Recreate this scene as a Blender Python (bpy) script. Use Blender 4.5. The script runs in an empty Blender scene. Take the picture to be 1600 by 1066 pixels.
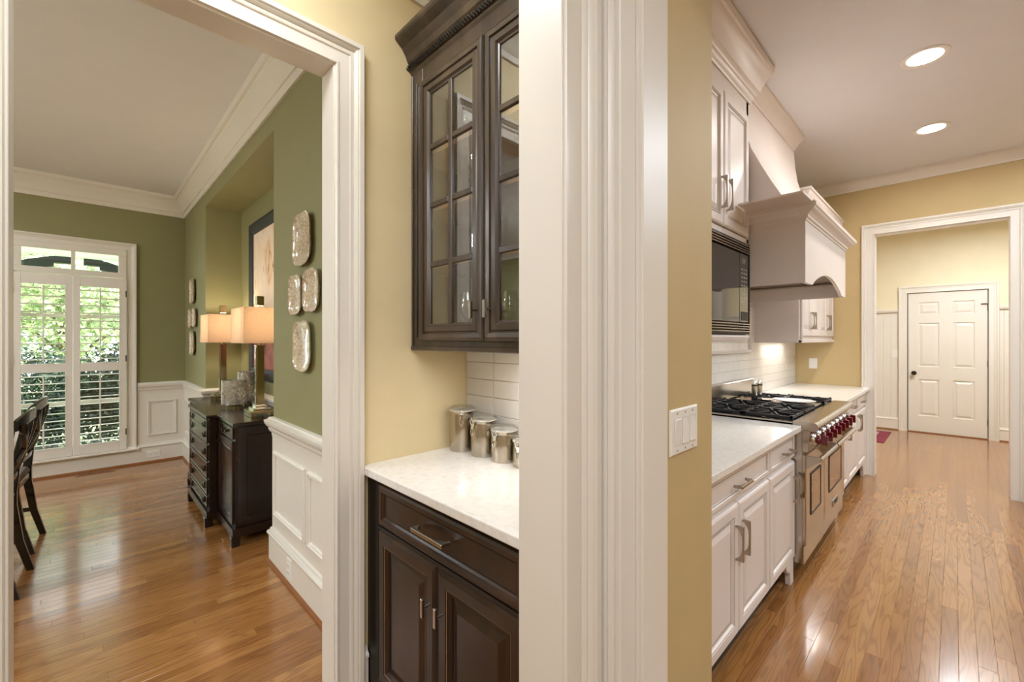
import bpy, math, random
from mathutils import Vector
R = math.radians
random.seed(7)
S = bpy.context.scene
COL = S.collection

# ------------------------------------------------------------------ camera
cam = bpy.data.cameras.new('camera'); cam_o = bpy.data.objects.new('camera', cam); COL.objects.link(cam_o)
cam_o.location = (0, 0, 1.37); cam_o.rotation_euler = (R(90), 0, R(45.543 - 90))
cam.sensor_width = 36; cam.lens = 679 * 36 / 1600; cam.shift_y = -2 / 1600; cam.clip_start = .02
S.camera = cam_o
# ------------------------------------------------------------------ world, sun, exposure
S.view_settings.view_transform = 'Standard'; S.view_settings.look = 'None'
S.view_settings.gamma = 1; S.view_settings.use_curve_mapping = False
S.view_settings.exposure = 0.0
w = bpy.data.worlds.new('world'); S.world = w; w.use_nodes = True
bg = w.node_tree.nodes['Background']
bg.inputs['Color'].default_value = (.82, .92, 1, 1); bg.inputs['Strength'].default_value = 7
sun = bpy.data.lights.new('sun', 'SUN'); sun.energy = 24; sun.angle = R(1); sun.color = (1, .95, .85)
sun_o = bpy.data.objects.new('sun', sun); COL.objects.link(sun_o)
sun_o.rotation_euler = (R(48), 0, R(-60))     # from the house side, lighting the garden
def area(name, loc, size, power, color=(1, .93, .84), rot=(0, 0, 0), sy=None, shape='RECTANGLE'):
    l = bpy.data.lights.new(name, 'AREA'); l.shape = shape; l.size = size; l.size_y = sy or size
    l.energy = power; l.color = color
    o = bpy.data.objects.new(name, l); COL.objects.link(o); o.location = loc; o.rotation_euler = rot
    return o
WARM = (1, .93, .86); NEUT = (.90, .95, 1)
area('hall_fill', (-.9, -.7, 2.93), 1.3, 62, NEUT)  # added area lamp behind the camera, brightens the hall and casings
area('passage_fill', (.15, 1.05, 2.93), .5, 17, NEUT)  # added fill lamp out of view above the passage
area('dining_fill', (-2.6, 3.2, 2.90), .8, 56, NEUT)  # this and the next: unseen area lamps added to brighten the dining room
area('dining_fill', (-2.2, 5.3, 2.90), .8, 42, NEUT)
def point_fill(name, loc, power, rad, color):  # soft point lamp used for added fill, no fixture is modelled
    l = bpy.data.lights.new(name, 'POINT'); l.energy = power; l.color = color; l.shadow_soft_size = rad
    o = bpy.data.objects.new(name, l); COL.objects.link(o); o.location = loc
point_fill('dining_point_fill', (-2.7, 3.1, 2.25), 76, .2, NEUT)  # added point lamp out of view, lifts the dining ceiling
point_fill('hall_point_fill', (-1.0, -1.0, 2.2), 16, .2, NEUT)  # unseen point lamp added to fill the hall
COOL = (.74, .87, 1)
area('kitchen_fill', (3.2, -1.3, 2.95), 1.4, 54, COOL)  # both kitchen area lamps are added fill, outside the view
area('kitchen_fill', (4.9, -1.3, 2.95), 1.0, 24, COOL)
area('back_hall_fill', (7.2, -.3, 2.9), .8, 72, NEUT)  # added fill lamp, unseen, brightens the far door and wall

# ------------------------------------------------------------------ materials
def srgb(r, g, b):
    f = lambda c: (c / 255 / 12.92) if c / 255 <= .04045 else ((c / 255 + .055) / 1.055) ** 2.4
    return (f(r), f(g), f(b), 1)
def newmat(name):
    m = bpy.data.materials.new(name); m.use_nodes = True
    nt = m.node_tree; return m, nt, nt.nodes['Principled BSDF'], nt.nodes['Material Output']
def N(nt, t, **k):
    n = nt.nodes.new(t)
    for a, b in k.items(): setattr(n, a, b)
    return n
def ramp(nt, stops, fac):
    n = N(nt, 'ShaderNodeValToRGB'); e = n.color_ramp.elements
    while len(e) < len(stops): e.new(.5)
    for i, (p, c) in enumerate(stops): e[i].position = p; e[i].color = c
    nt.links.new(fac, n.inputs[0]); return n.outputs[0]
def mapping(nt, scale, src='Object', rot=(0, 0, 0)):
    tc = N(nt, 'ShaderNodeTexCoord'); mp = N(nt, 'ShaderNodeMapping')
    mp.inputs['Scale'].default_value = scale; mp.inputs['Rotation'].default_value = rot
    nt.links.new(tc.outputs[src], mp.inputs[0]); return mp.outputs[0]
def noise(nt, vec, scale, detail=3, rough=.5, dist=0):
    n = N(nt, 'ShaderNodeTexNoise'); n.inputs['Scale'].default_value = scale; n.inputs['Detail'].default_value = detail
    n.inputs['Roughness'].default_value = rough; n.inputs['Distortion'].default_value = dist
    nt.links.new(vec, n.inputs['Vector']); return n.outputs[0]
def bump(nt, h, s, d, bs):
    b = N(nt, 'ShaderNodeBump'); b.inputs['Strength'].default_value = s; b.inputs['Distance'].default_value = d
    nt.links.new(h, b.inputs['Height']); nt.links.new(b.outputs[0], bs.inputs['Normal'])
def plain(name, col, rough=.5, metal=0, var=.03, vs=6, bs_=0, bscale=150, coat=0, spec=.5):
    m, nt, bs, out = newmat(name)
    v = mapping(nt, (1, 1, 1))
    c = Vector(col[:3])
    lo = tuple(c * (1 - var)) + (1,); hi = tuple(min(1, x) for x in c * (1 + var)) + (1,)
    nt.links.new(ramp(nt, [(.3, lo), (.7, hi)], noise(nt, v, vs)), bs.inputs['Base Color'])
    bs.inputs['Roughness'].default_value = rough; bs.inputs['Metallic'].default_value = metal
    bs.inputs['Coat Weight'].default_value = coat; bs.inputs['Specular IOR Level'].default_value = spec
    if bs_: bump(nt, noise(nt, v, bscale, 2), bs_, .001, bs)
    return m
def wood(name, c0, c1, c2, axis_scale, rough=.35, coat=.3, bscale=.15):
    m, nt, bs, out = newmat(name)
    v = mapping(nt, axis_scale)
    a = noise(nt, v, 3, 5, .6, .6)
    nt.links.new(ramp(nt, [(.25, c0), (.5, c1), (.78, c2)], a), bs.inputs['Base Color'])
    bs.inputs['Roughness'].default_value = rough; bs.inputs['Coat Weight'].default_value = coat; bs.inputs['Coat Roughness'].default_value = .2
    bump(nt, a, bscale, .001, bs); return m
def glassy(name, tint=(1, 1, 1, 1), refl=.08, edge=.75, rough=0.0, body=None):
    m, nt, bs, out = newmat(name); nt.nodes.remove(bs)
    tr = N(nt, 'ShaderNodeBsdfTransparent'); tr.inputs[0].default_value = tint
    gl = N(nt, 'ShaderNodeBsdfGlossy'); gl.inputs['Roughness'].default_value = rough
    lw = N(nt, 'ShaderNodeLayerWeight'); lw.inputs['Blend'].default_value = .35
    mr = N(nt, 'ShaderNodeMapRange'); mr.inputs['To Min'].default_value = refl; mr.inputs['To Max'].default_value = edge
    nt.links.new(lw.outputs['Facing'], mr.inputs[0])
    mx = N(nt, 'ShaderNodeMixShader'); nt.links.new(mr.outputs[0], mx.inputs[0])
    nt.links.new(tr.outputs[0], mx.inputs[1]); nt.links.new(gl.outputs[0], mx.inputs[2]); nt.links.new(mx.outputs[0], out.inputs[0])
    return m
def emit(name, col, s):
    m, nt, bs, out = newmat(name); bs.inputs['Emission Color'].default_value = col; bs.inputs['Emission Strength'].default_value = s
    bs.inputs['Base Color'].default_value = col; return m

M = {}
M['yellow'] = plain('yellow_paint', srgb(224, 206, 164), .6, var=.02, bs_=.15)
M['cream'] = plain('cream_paint', srgb(236, 224, 192), .6, var=.02, bs_=.1)
M['gold'] = plain('gold_paint', srgb(198, 174, 126), .6, var=.02, bs_=.15)
M['green'] = plain('green_paint', srgb(144, 140, 98), .6, var=.02, bs_=.1)
M['ceiling'] = plain('ceiling_paint', srgb(229, 228, 231), .8, var=.01, bs_=.05)
M['trim'] = plain('white_trim_paint', srgb(232, 226, 216), .32, var=.012, vs=3, bs_=.05, bscale=40)
M['cab'] = plain('white_cabinet_paint', srgb(228, 217, 211), .38, var=.015)
M['glaze'] = plain('glaze_line', srgb(136, 120, 108), .5)
M['quartz'] = None
m, nt, bs, out = newmat('quartz'); v = mapping(nt, (1, 1, 1))
nt.links.new(ramp(nt, [(.38, srgb(230, 225, 217)), (.5, srgb(238, 234, 228)), (.7, srgb(240, 237, 232))], noise(nt, v, 38, 5, .7)), bs.inputs['Base Color'])
bs.inputs['Roughness'].default_value = .16; M['quartz'] = m
M['dark'] = wood('dark_stained_maple', srgb(26, 16, 10), srgb(46, 28, 15), srgb(68, 43, 22), (2, 2, .6), .34, .15)
M['darkgrey'] = wood('weathered_dark_maple', srgb(38, 29, 22), srgb(66, 52, 41), srgb(90, 73, 58), (3, 3, .5), .32, .35)
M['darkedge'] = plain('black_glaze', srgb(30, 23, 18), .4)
M['ebony'] = wood('dark_walnut', srgb(22, 13, 10), srgb(36, 22, 17), srgb(52, 32, 24), (3, 3, .5), .22, 0, .05)
M['chair'] = plain('black_chair_lacquer', srgb(34, 29, 27), .22, coat=.5)
M['seat'] = plain('grey_seat_fabric', srgb(112, 102, 92), .9, bs_=.4)
M['satin'] = plain('satin_nickel', srgb(178, 168, 156), .3, 1, var=.04)
M['chrome'] = plain('chrome', (.85, .85, .85, 1), .08, 1, var=.01)
M['bronze'] = plain('dark_bronze', srgb(52, 44, 38), .35, .8)
M['brass'] = plain('champagne_brass', srgb(176, 160, 122), .18, 1)
M['iron'] = plain('cast_iron', srgb(40, 41, 45), .45, .2, bs_=.2)
M['black'] = plain('black_gloss', (.012, .012, .013, 1), .08, coat=.4)
M['blackmat'] = plain('black_matte', (.015, .015, .016, 1), .5)
M['white_plastic'] = plain('white_plastic', srgb(240, 236, 230), .3, var=.005)
M['red'] = plain('red_knob', srgb(104, 10, 24), .22, coat=.6)
M['ceramic'] = plain('white_ceramic', srgb(240, 238, 234), .12)
M['tan'] = wood('shelf_wood', srgb(150, 112, 76), srgb(182, 142, 100), srgb(200, 162, 118), (2, 2, 6), .4, .2)
M['interior'] = plain('cabinet_interior', srgb(128, 118, 104), .5, var=.05)
M['tile'] = plain('white_glazed_tile', srgb(234, 230, 224), .1, var=.015, vs=9)
M['grout'] = plain('grout', srgb(214, 206, 196), .8)
M['glass'] = glassy('pane_glass', (.97, .98, .97, 1), .05, .6)
M['cabglass'] = glassy('cabinet_glass', (.95, .95, .93, 1), .06, .55)
M['stem'] = glassy('stemware_glass', (.97, .98, .98, 1), .14, 1.0)
M['lid'] = glassy('clear_lid', (.88, .89, .87, 1), .14, .8, .05)
M['mercury'] = None
m, nt, bs, out = newmat('mercury_glass'); v = mapping(nt, (1, 1, 1))
nz = noise(nt, v, 45, 4, .75)
nt.links.new(ramp(nt, [(.35, srgb(150, 140, 130)), (.5, srgb(205, 200, 194)), (.65, srgb(225, 222, 218))], nz), bs.inputs['Base Color'])
nt.links.new(ramp(nt, [(.4, (.5, .5, .5, 1)), (.6, (.12, .12, .12, 1))], nz), bs.inputs['Roughness'])
bs.inputs['Metallic'].default_value = .75; bump(nt, nz, .6, .004, bs); M['mercury'] = m
# stainless, brushed
def steel(name, col, sc, rough=.28):
    m, nt, bs, out = newmat(name); v = mapping(nt, sc)
    a = noise(nt, v, 30, 3)
    nt.links.new(ramp(nt, [(.3, tuple(x * .92 for x in col[:3]) + (1,)), (.7, col)], a), bs.inputs['Base Color'])
    bs.inputs['Metallic'].default_value = 1; bs.inputs['Roughness'].default_value = rough
    bump(nt, a, .06, .001, bs); return m
M['steel'] = steel('brushed_steel', srgb(190, 182, 172), (.3, 4, 8), .2)
M['canister'] = steel('canister_steel', srgb(186, 176, 160), (1, 1, 12), .25)
# linen shade
m, nt, bs, out = newmat('linen_shade'); nt.nodes.remove(bs)
df = N(nt, 'ShaderNodeBsdfDiffuse'); tl = N(nt, 'ShaderNodeBsdfTranslucent'); mx = N(nt, 'ShaderNodeMixShader'); mx.inputs[0].default_value = .5
v = mapping(nt, (1, 1, 1)); cr = ramp(nt, [(.3, srgb(214, 196, 176)), (.7, srgb(232, 214, 194))], noise(nt, v, 180, 2))
nt.links.new(cr, df.inputs[0]); nt.links.new(cr, tl.inputs[0]); nt.links.new(df.outputs[0], mx.inputs[1]); nt.links.new(tl.outputs[0], mx.inputs[2]); nt.links.new(mx.outputs[0], out.inputs[0])
M['shade'] = m
# oak strip floor: per-plank random number in the attribute "rnd"
m, nt, bs, out = newmat('oak_strip'); tc = N(nt, 'ShaderNodeTexCoord'); at = N(nt, 'ShaderNodeAttribute'); at.attribute_name = 'rnd'
cb = N(nt, 'ShaderNodeCombineXYZ')
for i, k in enumerate((13.7, 7.3, 41.0)):
    q = N(nt, 'ShaderNodeMath', operation='MULTIPLY'); q.inputs[1].default_value = k; nt.links.new(at.outputs['Fac'], q.inputs[0]); nt.links.new(q.outputs[0], cb.inputs[i])
ad = N(nt, 'ShaderNodeVectorMath', operation='ADD'); nt.links.new(tc.outputs['Object'], ad.inputs[0]); nt.links.new(cb.outputs[0], ad.inputs[1])
mp = N(nt, 'ShaderNodeMapping'); mp.inputs['Scale'].default_value = (.8, 9, 1); nt.links.new(ad.outputs[0], mp.inputs[0])
big = noise(nt, mp.outputs[0], 1.6, 2, .45, .3)
mu = N(nt, 'ShaderNodeMath', operation='MULTIPLY'); mu.inputs[1].default_value = 74; nt.links.new(big, mu.inputs[0])
sn = N(nt, 'ShaderNodeMath', operation='SINE'); nt.links.new(mu.outputs[0], sn.inputs[0])
mp2 = N(nt, 'ShaderNodeMapping'); mp2.inputs['Scale'].default_value = (6, 160, 1); nt.links.new(ad.outputs[0], mp2.inputs[0])
fine = noise(nt, mp2.outputs[0], 1, 3, .6)
ba = ramp(nt, [(0, srgb(142, 94, 50)), (.3, srgb(160, 110, 60)), (.65, srgb(172, 122, 70)), (.88, srgb(150, 100, 54)), (1, srgb(182, 134, 80))], at.outputs['Fac'])
grain = ramp(nt, [(.0, (.60, .52, .44, 1)), (.36, (.93, .91, .88, 1)), (1, (1, 1, 1, 1))], N(nt, 'ShaderNodeMapRange').outputs[0])
mr = [n for n in nt.nodes if n.type == 'MAP_RANGE'][0]; mr.inputs['From Min'].default_value = -1; nt.links.new(sn.outputs[0], mr.inputs[0])
fr = ramp(nt, [(.3, (.84, .80, .76, 1)), (.55, (1, 1, 1, 1))], fine)
m1 = N(nt, 'ShaderNodeMix', data_type='RGBA', blend_type='MULTIPLY'); m1.inputs[0].default_value = .66; nt.links.new(ba, m1.inputs[6]); nt.links.new(grain, m1.inputs[7])
m2 = N(nt, 'ShaderNodeMix', data_type='RGBA', blend_type='MULTIPLY'); m2.inputs[0].default_value = .6; nt.links.new(m1.outputs[2], m2.inputs[6]); nt.links.new(fr, m2.inputs[7])
nt.links.new(m2.outputs[2], bs.inputs['Base Color'])
bs.inputs['Roughness'].default_value = .22; bs.inputs['Coat Weight'].default_value = .6; bs.inputs['Coat Roughness'].default_value = .1
bump(nt, fine, .02, .001, bs); M['oak'] = m
M['shoe'] = plain('stained_shoe_moulding', srgb(140, 88, 48), .35)
M['subfloor'] = plain('dark_joint', srgb(84, 52, 28), .8)
# painting
m, nt, bs, out = newmat('abstract_canvas'); v = mapping(nt, (1, 1.2, .8))
gz = N(nt, 'ShaderNodeSeparateXYZ'); tc = N(nt, 'ShaderNodeTexCoord'); nt.links.new(tc.outputs['Object'], gz.inputs[0])
big = noise(nt, v, 3.2, 6, .62, 1.2)
top = ramp(nt, [(.30, srgb(110, 66, 44)), (.35, srgb(214, 166, 120)), (.43, srgb(236, 212, 184)), (.60, srgb(240, 222, 204)), (.66, srgb(206, 152, 96)), (.74, srgb(74, 54, 48))], big)
bot = ramp(nt, [(.3, srgb(60, 34, 30)), (.45, srgb(132, 58, 54)), (.6, srgb(172, 96, 84)), (.72, srgb(98, 88, 52))], big)
mr = N(nt, 'ShaderNodeMapRange'); mr.inputs['From Min'].default_value = 1.38; mr.inputs['From Max'].default_value = 1.5; nt.links.new(gz.outputs[2], mr.inputs[0])
mx = N(nt, 'ShaderNodeMix', data_type='RGBA'); nt.links.new(mr.outputs[0], mx.inputs[0]); nt.links.new(bot, mx.inputs[6]); nt.links.new(top, mx.inputs[7])
nt.links.new(mx.outputs[2], bs.inputs['Base Color']); bs.inputs['Roughness'].default_value = .55; M['canvas'] = m
# decorated plates
m, nt, bs, out = newmat('patterned_glaze'); v = mapping(nt, (1, 1, 1))
wv = N(nt, 'ShaderNodeTexVoronoi'); wv.feature = 'DISTANCE_TO_EDGE'; wv.inputs['Scale'].default_value = 46; nt.links.new(v, wv.inputs['Vector'])
pat = ramp(nt, [(.03, srgb(202, 182, 160)), (.10, srgb(222, 208, 190)), (.4, srgb(236, 228, 214))], wv.outputs['Distance'])
p2 = ramp(nt, [(.44, srgb(236, 226, 208)), (.56, (1, 1, 1, 1)), (.7, srgb(196, 172, 148))], noise(nt, v, 18, 5, .7))
mx = N(nt, 'ShaderNodeMix', data_type='RGBA', blend_type='MULTIPLY'); mx.inputs[0].default_value = 1; nt.links.new(pat, mx.inputs[6]); nt.links.new(p2, mx.inputs[7])
nt.links.new(mx.outputs[2], bs.inputs['Base Color']); bs.inputs['Roughness'].default_value = .12; bs.inputs['Coat Weight'].default_value = .6; M['plate'] = m
# garden
def leafmat(name, a, b, c):
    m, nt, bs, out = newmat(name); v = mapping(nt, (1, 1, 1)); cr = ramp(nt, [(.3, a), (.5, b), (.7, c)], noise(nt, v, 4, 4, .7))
    nt.links.new(cr, bs.inputs['Base Color']); bs.inputs['Roughness'].default_value = .5
    tl = N(nt, 'ShaderNodeBsdfTranslucent'); nt.links.new(cr, tl.inputs[0]); mx = N(nt, 'ShaderNodeMixShader'); mx.inputs[0].default_value = .4
    nt.links.new(bs.outputs[0], mx.inputs[1]); nt.links.new(tl.outputs[0], mx.inputs[2]); nt.links.new(mx.outputs[0], out.inputs[0]); return m
M['leaf'] = leafmat('bright_leaves', srgb(84, 106, 66), srgb(138, 156, 104), srgb(210, 214, 186))
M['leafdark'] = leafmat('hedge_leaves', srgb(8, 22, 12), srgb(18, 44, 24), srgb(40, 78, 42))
M['bark'] = plain('bark', srgb(84, 72, 60), .9)
M['lawn'] = plain('lawn', srgb(170, 184, 130), .9, var=.2)
M['soffit'] = plain('soffit_paint', srgb(222, 232, 238), .7)
M['timber'] = plain('dark_timber', srgb(44, 46, 52), .7)
M['rug'] = plain('maroon_wool', srgb(128, 44, 62), .95, bs_=.4)
M['rug2'] = plain('mauve_wool', srgb(176, 152, 168), .95, bs_=.4)
M['ovenglass'] = plain('oven_glass', srgb(150, 122, 96), .06, 1)
M['gap'] = plain('shadow_gap_plastic', srgb(196, 190, 184), .5)
M['shutter'] = plain('shutter_paint', srgb(236, 230, 222), .3, var=.01)
M['hinge'] = plain('hinge_metal', srgb(110, 106, 100), .4, .8)
M['bulb'] = emit('lamp_glow', (1, .93, .82, 1), 14)
M['bulbwarm'] = emit('bulb_glow', (1, .78, .5, 1), 12)

# ------------------------------------------------------------------ mesh helpers
class B:
    def __init__(s): s.v = []; s.f = []
    def add(s, vs, fs):
        n = len(s.v); s.v += [tuple(x) for x in vs]; s.f += [tuple(i + n for i in f) for f in fs]; return s
    def box(s, x0, y0, z0, x1, y1, z1):
        x0, x1 = sorted((x0, x1)); y0, y1 = sorted((y0, y1)); z0, z1 = sorted((z0, z1))
        return s.add([(x0, y0, z0), (x1, y0, z0), (x1, y1, z0), (x0, y1, z0), (x0, y0, z1), (x1, y0, z1), (x1, y1, z1), (x0, y1, z1)],
                     [(0, 3, 2, 1), (4, 5, 6, 7), (0, 1, 5, 4), (1, 2, 6, 5), (2, 3, 7, 6), (3, 0, 4, 7)])
    def rings(s, rs, close=True, cap0=True, cap1=True):   # rs: list of equal-length loops
        n = len(rs[0]); vs = [p for r in rs for p in r]; fs = []
        for i in range(len(rs) - 1):
            for j in range(n if close else n - 1):
                k = (j + 1) % n; fs.append((i * n + j, i * n + k, (i + 1) * n + k, (i + 1) * n + j))
        if cap0: fs.append(tuple(range(n))[::-1])
        if cap1: fs.append(tuple((len(rs) - 1) * n + j for j in range(n)))
        return s.add(vs, fs)
    def cyl(s, p0, p1, r0, r1=None, n=12, ph=0):
        p0, p1 = Vector(p0), Vector(p1); d = (p1 - p0).normalized(); a = d.orthogonal().normalized() if abs(d.z) < .9 else Vector((1, 0, 0)); a = (a - d * a.dot(d)).normalized(); b = d.cross(a)
        r1 = r0 if r1 is None else r1
        L = lambda p, r: [p + a * r * math.cos(2 * math.pi * i / n + ph) + b * r * math.sin(2 * math.pi * i / n + ph) for i in range(n)]
        return s.rings([L(p0, r0), L(p1, r1)])
    def lathe(s, prof, c=(0, 0, 0), n=20, cap0=True, cap1=True):
        return s.rings([[(c[0] + r * math.cos(2 * math.pi * i / n), c[1] + r * math.sin(2 * math.pi * i / n), c[2] + z) for i in range(n)] for r, z in prof], cap0=cap0, cap1=cap1)
    def tube(s, pts, r, n=8, flat=1):
        pts = [Vector(p) for p in pts]; rs = []; up = None
        for i, p in enumerate(pts):
            d = (pts[min(i + 1, len(pts) - 1)] - pts[max(i - 1, 0)]).normalized()
            a = (up - d * up.dot(d)).normalized() if up else d.orthogonal().normalized()
            up = a; b = d.cross(a)
            rs.append([p + a * r * math.cos(2 * math.pi * k / n) + b * r * flat * math.sin(2 * math.pi * k / n) for k in range(n)])
        return s.rings(rs)
    def prism(s, poly, f0, f1):                             # poly of 2D points; f0/f1 map a 2D point to 3D
        return s.rings([[f0(*p) for p in poly], [f1(*p) for p in poly]])
def FR(o, u, v, n):                                         # frame: (a,b,d) -> world
    o, u, v, n = map(Vector, (o, u, v, n))
    return lambda a, b, d=0: o + u * a + v * b + n * d
def panel(b, F, a0, b0, a1, b1, steps):                     # nested rectangle rings: (inset, depth)
    b.rings([[F(a0 + i, b0 + i, d), F(a1 - i, b0 + i, d), F(a1 - i, b1 - i, d), F(a0 + i, b1 - i, d)] for i, d in steps]); return b
def sweep(b, F, path, prof, closed=False):                  # prof: closed loop of (offset to the left of the path, height)
    n = len(path); rs = []
    def nrm(p, q):
        dx, dy = q[0] - p[0], q[1] - p[1]; l = math.hypot(dx, dy); return (-dy / l, dx / l)
    for i, p in enumerate(path):
        if closed or 0 < i < n - 1:
            n0 = nrm(path[i - 1], p); n1 = nrm(p, path[(i + 1) % n])
            k = 1 + n0[0] * n1[0] + n0[1] * n1[1]; m_ = ((n0[0] + n1[0]) / k, (n0[1] + n1[1]) / k)
        else: m_ = nrm(path[0], path[1]) if i == 0 else nrm(path[-2], path[-1])
        rs.append([F(p[0] + m_[0] * o, p[1] + m_[1] * o, h) for o, h in prof])
    if closed: rs.append(rs[0])
    b.rings(rs, cap0=not closed, cap1=not closed); return b
XY = FR((0, 0, 0), (1, 0, 0), (0, 1, 0), (0, 0, 1))
_used = {}
def obj(name, b, m, parent=None, bevel=0, smooth=False, label=None, seg=1):
    me = bpy.data.meshes.new(name); me.from_pydata(b.v, [], b.f); me.validate(); me.update()
    import bmesh
    bm = bmesh.new(); bm.from_mesh(me); bmesh.ops.recalc_face_normals(bm, faces=bm.faces); bm.to_mesh(me); bm.free()
    me.materials.append(M[m] if isinstance(m, str) else m)
    if smooth:
        me.shade_smooth()
        me.set_sharp_from_angle(angle=R(40))
    o = bpy.data.objects.new(name, me); COL.objects.link(o)
    if parent: o.parent = parent
    if bevel:
        md = o.modifiers.new('bevel', 'BEVEL'); md.width = bevel; md.segments = seg; md.limit_method = 'ANGLE'; md.angle_limit = R(40)
    if label: o['label'] = label
    return o
def tag(o, label, cat, group=None):
    o['label'] = label; o['category'] = cat
    if group: o['group'] = group
    return o
def thing(name, label, cat, loc=(0, 0, 0), rz=0, group=None):
    o = bpy.data.objects.new(name, None); COL.objects.link(o); o.location = loc; o.rotation_euler = (0, 0, rz); o.empty_display_size = .05
    return tag(o, label, cat, group)
def st(name, b, m, parent=None, **k):
    o = obj(name, b, m, parent, **k)
    if not parent: o['kind'] = 'structure'
    return o
def box(*a): return B().box(*a)

# ------------------------------------------------------------------ floor
floor = st('floor', box(-3.6, -3.2, -.06, 8.9, 6.5, -.004), 'subfloor')
PW = .0572
def plank_mesh(b, x0, y0, x1, y1):
    c = .0011; d = .0009
    b.rings([[(x0, y0, -.004), (x1, y0, -.004), (x1, y1, -.004), (x0, y1, -.004)], [(x0, y0, -d), (x1, y0, -d), (x1, y1, -d), (x0, y1, -d)],
             [(x0 + c, y0 + c, 0), (x1 - c, y0 + c, 0), (x1 - c, y1 - c, 0), (x0 + c, y1 - c, 0)]], cap0=False)
planks = []
y = -3.1; row = 0
rp = random.Random(3)
while y < 6.4:
    spans = [(-3.4, 8.82)] if y < 1.56 else [(-3.4, 1.12)]
    for a, e in spans:
        x = a - rp.random() * .8
        while x < e:
            l = rp.uniform(.5, 1.6); x0 = max(x, a); x1 = min(x + l, e)
            if x1 - x0 > .05: planks.append((x0, y, x1, y + PW))
            x += l
    y += PW
def seen_part(p):
    x0, y0, x1, y1 = p
    for k in range(6):
        x = x0 + (x1 - x0) * k / 5; yy = (y0 + y1) / 2
        if 1.6 < yy < 6.33 and x < .9 and -.09 * yy - .05 < x < .385 * yy and x * .7 + yy * .714 > 1.6: return True
        if x > 1.3 and -.1 * x - .05 < yy < .70 and x * .7 + yy * .714 > 1.6: return True
    return False
near = [p for p in planks if seen_part(p)]
near.sort(key=lambda p: ((p[0] + p[2]) / 2) ** 2 + ((p[1] + p[3]) / 2) ** 2)
single = set(near[:295])
rest = B(); rest_r = []
for p in planks:
    r = rp.random()
    if p in single:
        b = B(); plank_mesh(b, *p); o = obj('plank', b, 'oak', floor); 
        at = o.data.attributes.new('rnd', 'FLOAT', 'POINT'); at.data.foreach_set('value', [r] * len(b.v))
    else:
        n0 = len(rest.v); plank_mesh(rest, *p); rest_r += [r] * (len(rest.v) - n0)
o = obj('distant_planks', rest, 'oak', floor); o['kind'] = 'stuff'
at = o.data.attributes.new('rnd', 'FLOAT', 'POINT'); at.data.foreach_set('value', rest_r)

# ------------------------------------------------------------------ shell
CZ = 3.0
st('ceiling', box(-3.6, -3.2, CZ, 8.9, 6.5, CZ + .1), 'ceiling')
b = B(); poly = [(.915, .51), (1.338, .51), (1.338, 1.6), (1.279, 1.6), (1.279, .725), (.76, .725), (.76, .615), (.915, .615)]
b.prism(poly, lambda x, y: (x, y, 0), lambda x, y: (x, y, CZ)); st('wall_middle', b, 'gold')
st('wall_header', box(.915, -1.6, 2.42, 1.02, .51, CZ).box(-1.6, .615, 2.42, .76, .725, CZ), 'yellow')
st('wall_kitchen_return', box(.915, -3.1, 0, 1.02, -.6, CZ), 'yellow')
st('wall_hall_left', box(-3.6, -3.2, 0, -3.4, 1.6, CZ).box(-1.6, .615, 0, -1.2, .725, CZ), 'yellow')
st('wall_back', box(-3.6, -3.3, 0, 8.9, -3.1, CZ), 'yellow')
# dining door wall: yellow face to the passage, green face to the dining room
st('wall_passage', box(-3.4, 1.595, 0, -.147, 1.64, CZ).box(.66, 1.595, 0, 1.338, 1.64, CZ).box(-.147, 1.595, 2.387, .66, 1.64, CZ), 'yellow')
st('wall_dining_front', box(-3.4, 1.64, 0, -.147, 1.685, CZ).box(.66, 1.64, 0, .83, 1.685, CZ).box(-.147, 1.64, 2.387, .66, 1.685, CZ), 'green')
# dining right wall with the tall niche
b = box(.83, 1.685, 0, 1.25, 2.949, CZ).box(.83, 5.083, 0, 1.25, 6.45, CZ).box(1.13, 2.949, 0, 1.25, 5.083, 2.665).box(.83, 2.949, 2.665, 1.25, 5.083, CZ)
st('wall_dining_right', b, 'green')
WX0, WX1, WZ0, WZ1 = -.515, .329, .182, 2.345
b = box(-3.6, 6.31, 0, WX0, 6.47, CZ).box(WX1, 6.31, 0, .83, 6.47, CZ).box(WX0, 6.31, 0, WX1, 6.47, WZ0 - .02).box(WX0, 6.31, WZ1, WX1, 6.47, CZ)
st('wall_window', b, 'green')
st('wall_dining_left', box(-3.6, 1.6, 0, -3.4, 6.5, CZ), 'green')
# kitchen
st('wall_range', box(1.338, 1.262, 0, 5.79, 1.40, CZ), 'gold')
b = box(5.67, .58, 0, 5.79, 1.262, CZ).box(5.67, -3.1, 0, 5.79, -.348, CZ).box(5.67, -.348, 2.44, 5.79, .58, CZ)
st('wall_kitchen_end', b, 'gold')
# back hall
st('wall_back_hall', box(8.8, -1.7, 0, 8.95, .505, CZ) if False else box(8.8, .505, 1.80, 8.95, 2.0, CZ).box(8.8, -1.7, 1.80, 8.95, -.327, CZ).box(8.8, -.327, 2.07, 8.95, .505, CZ)
   .box(8.82, .505, 0, 8.95, 2.0, 1.80).box(8.82, -1.7, 0, 8.95, -.327, 1.80), 'cream')
st('wall_back_hall_left', box(5.79, 1.7, 0, 8.9, 1.8, CZ), 'cream')
st('wall_back_hall_right', box(5.79, -1.7, 0, 8.9, -1.6, CZ), 'cream')

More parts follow.
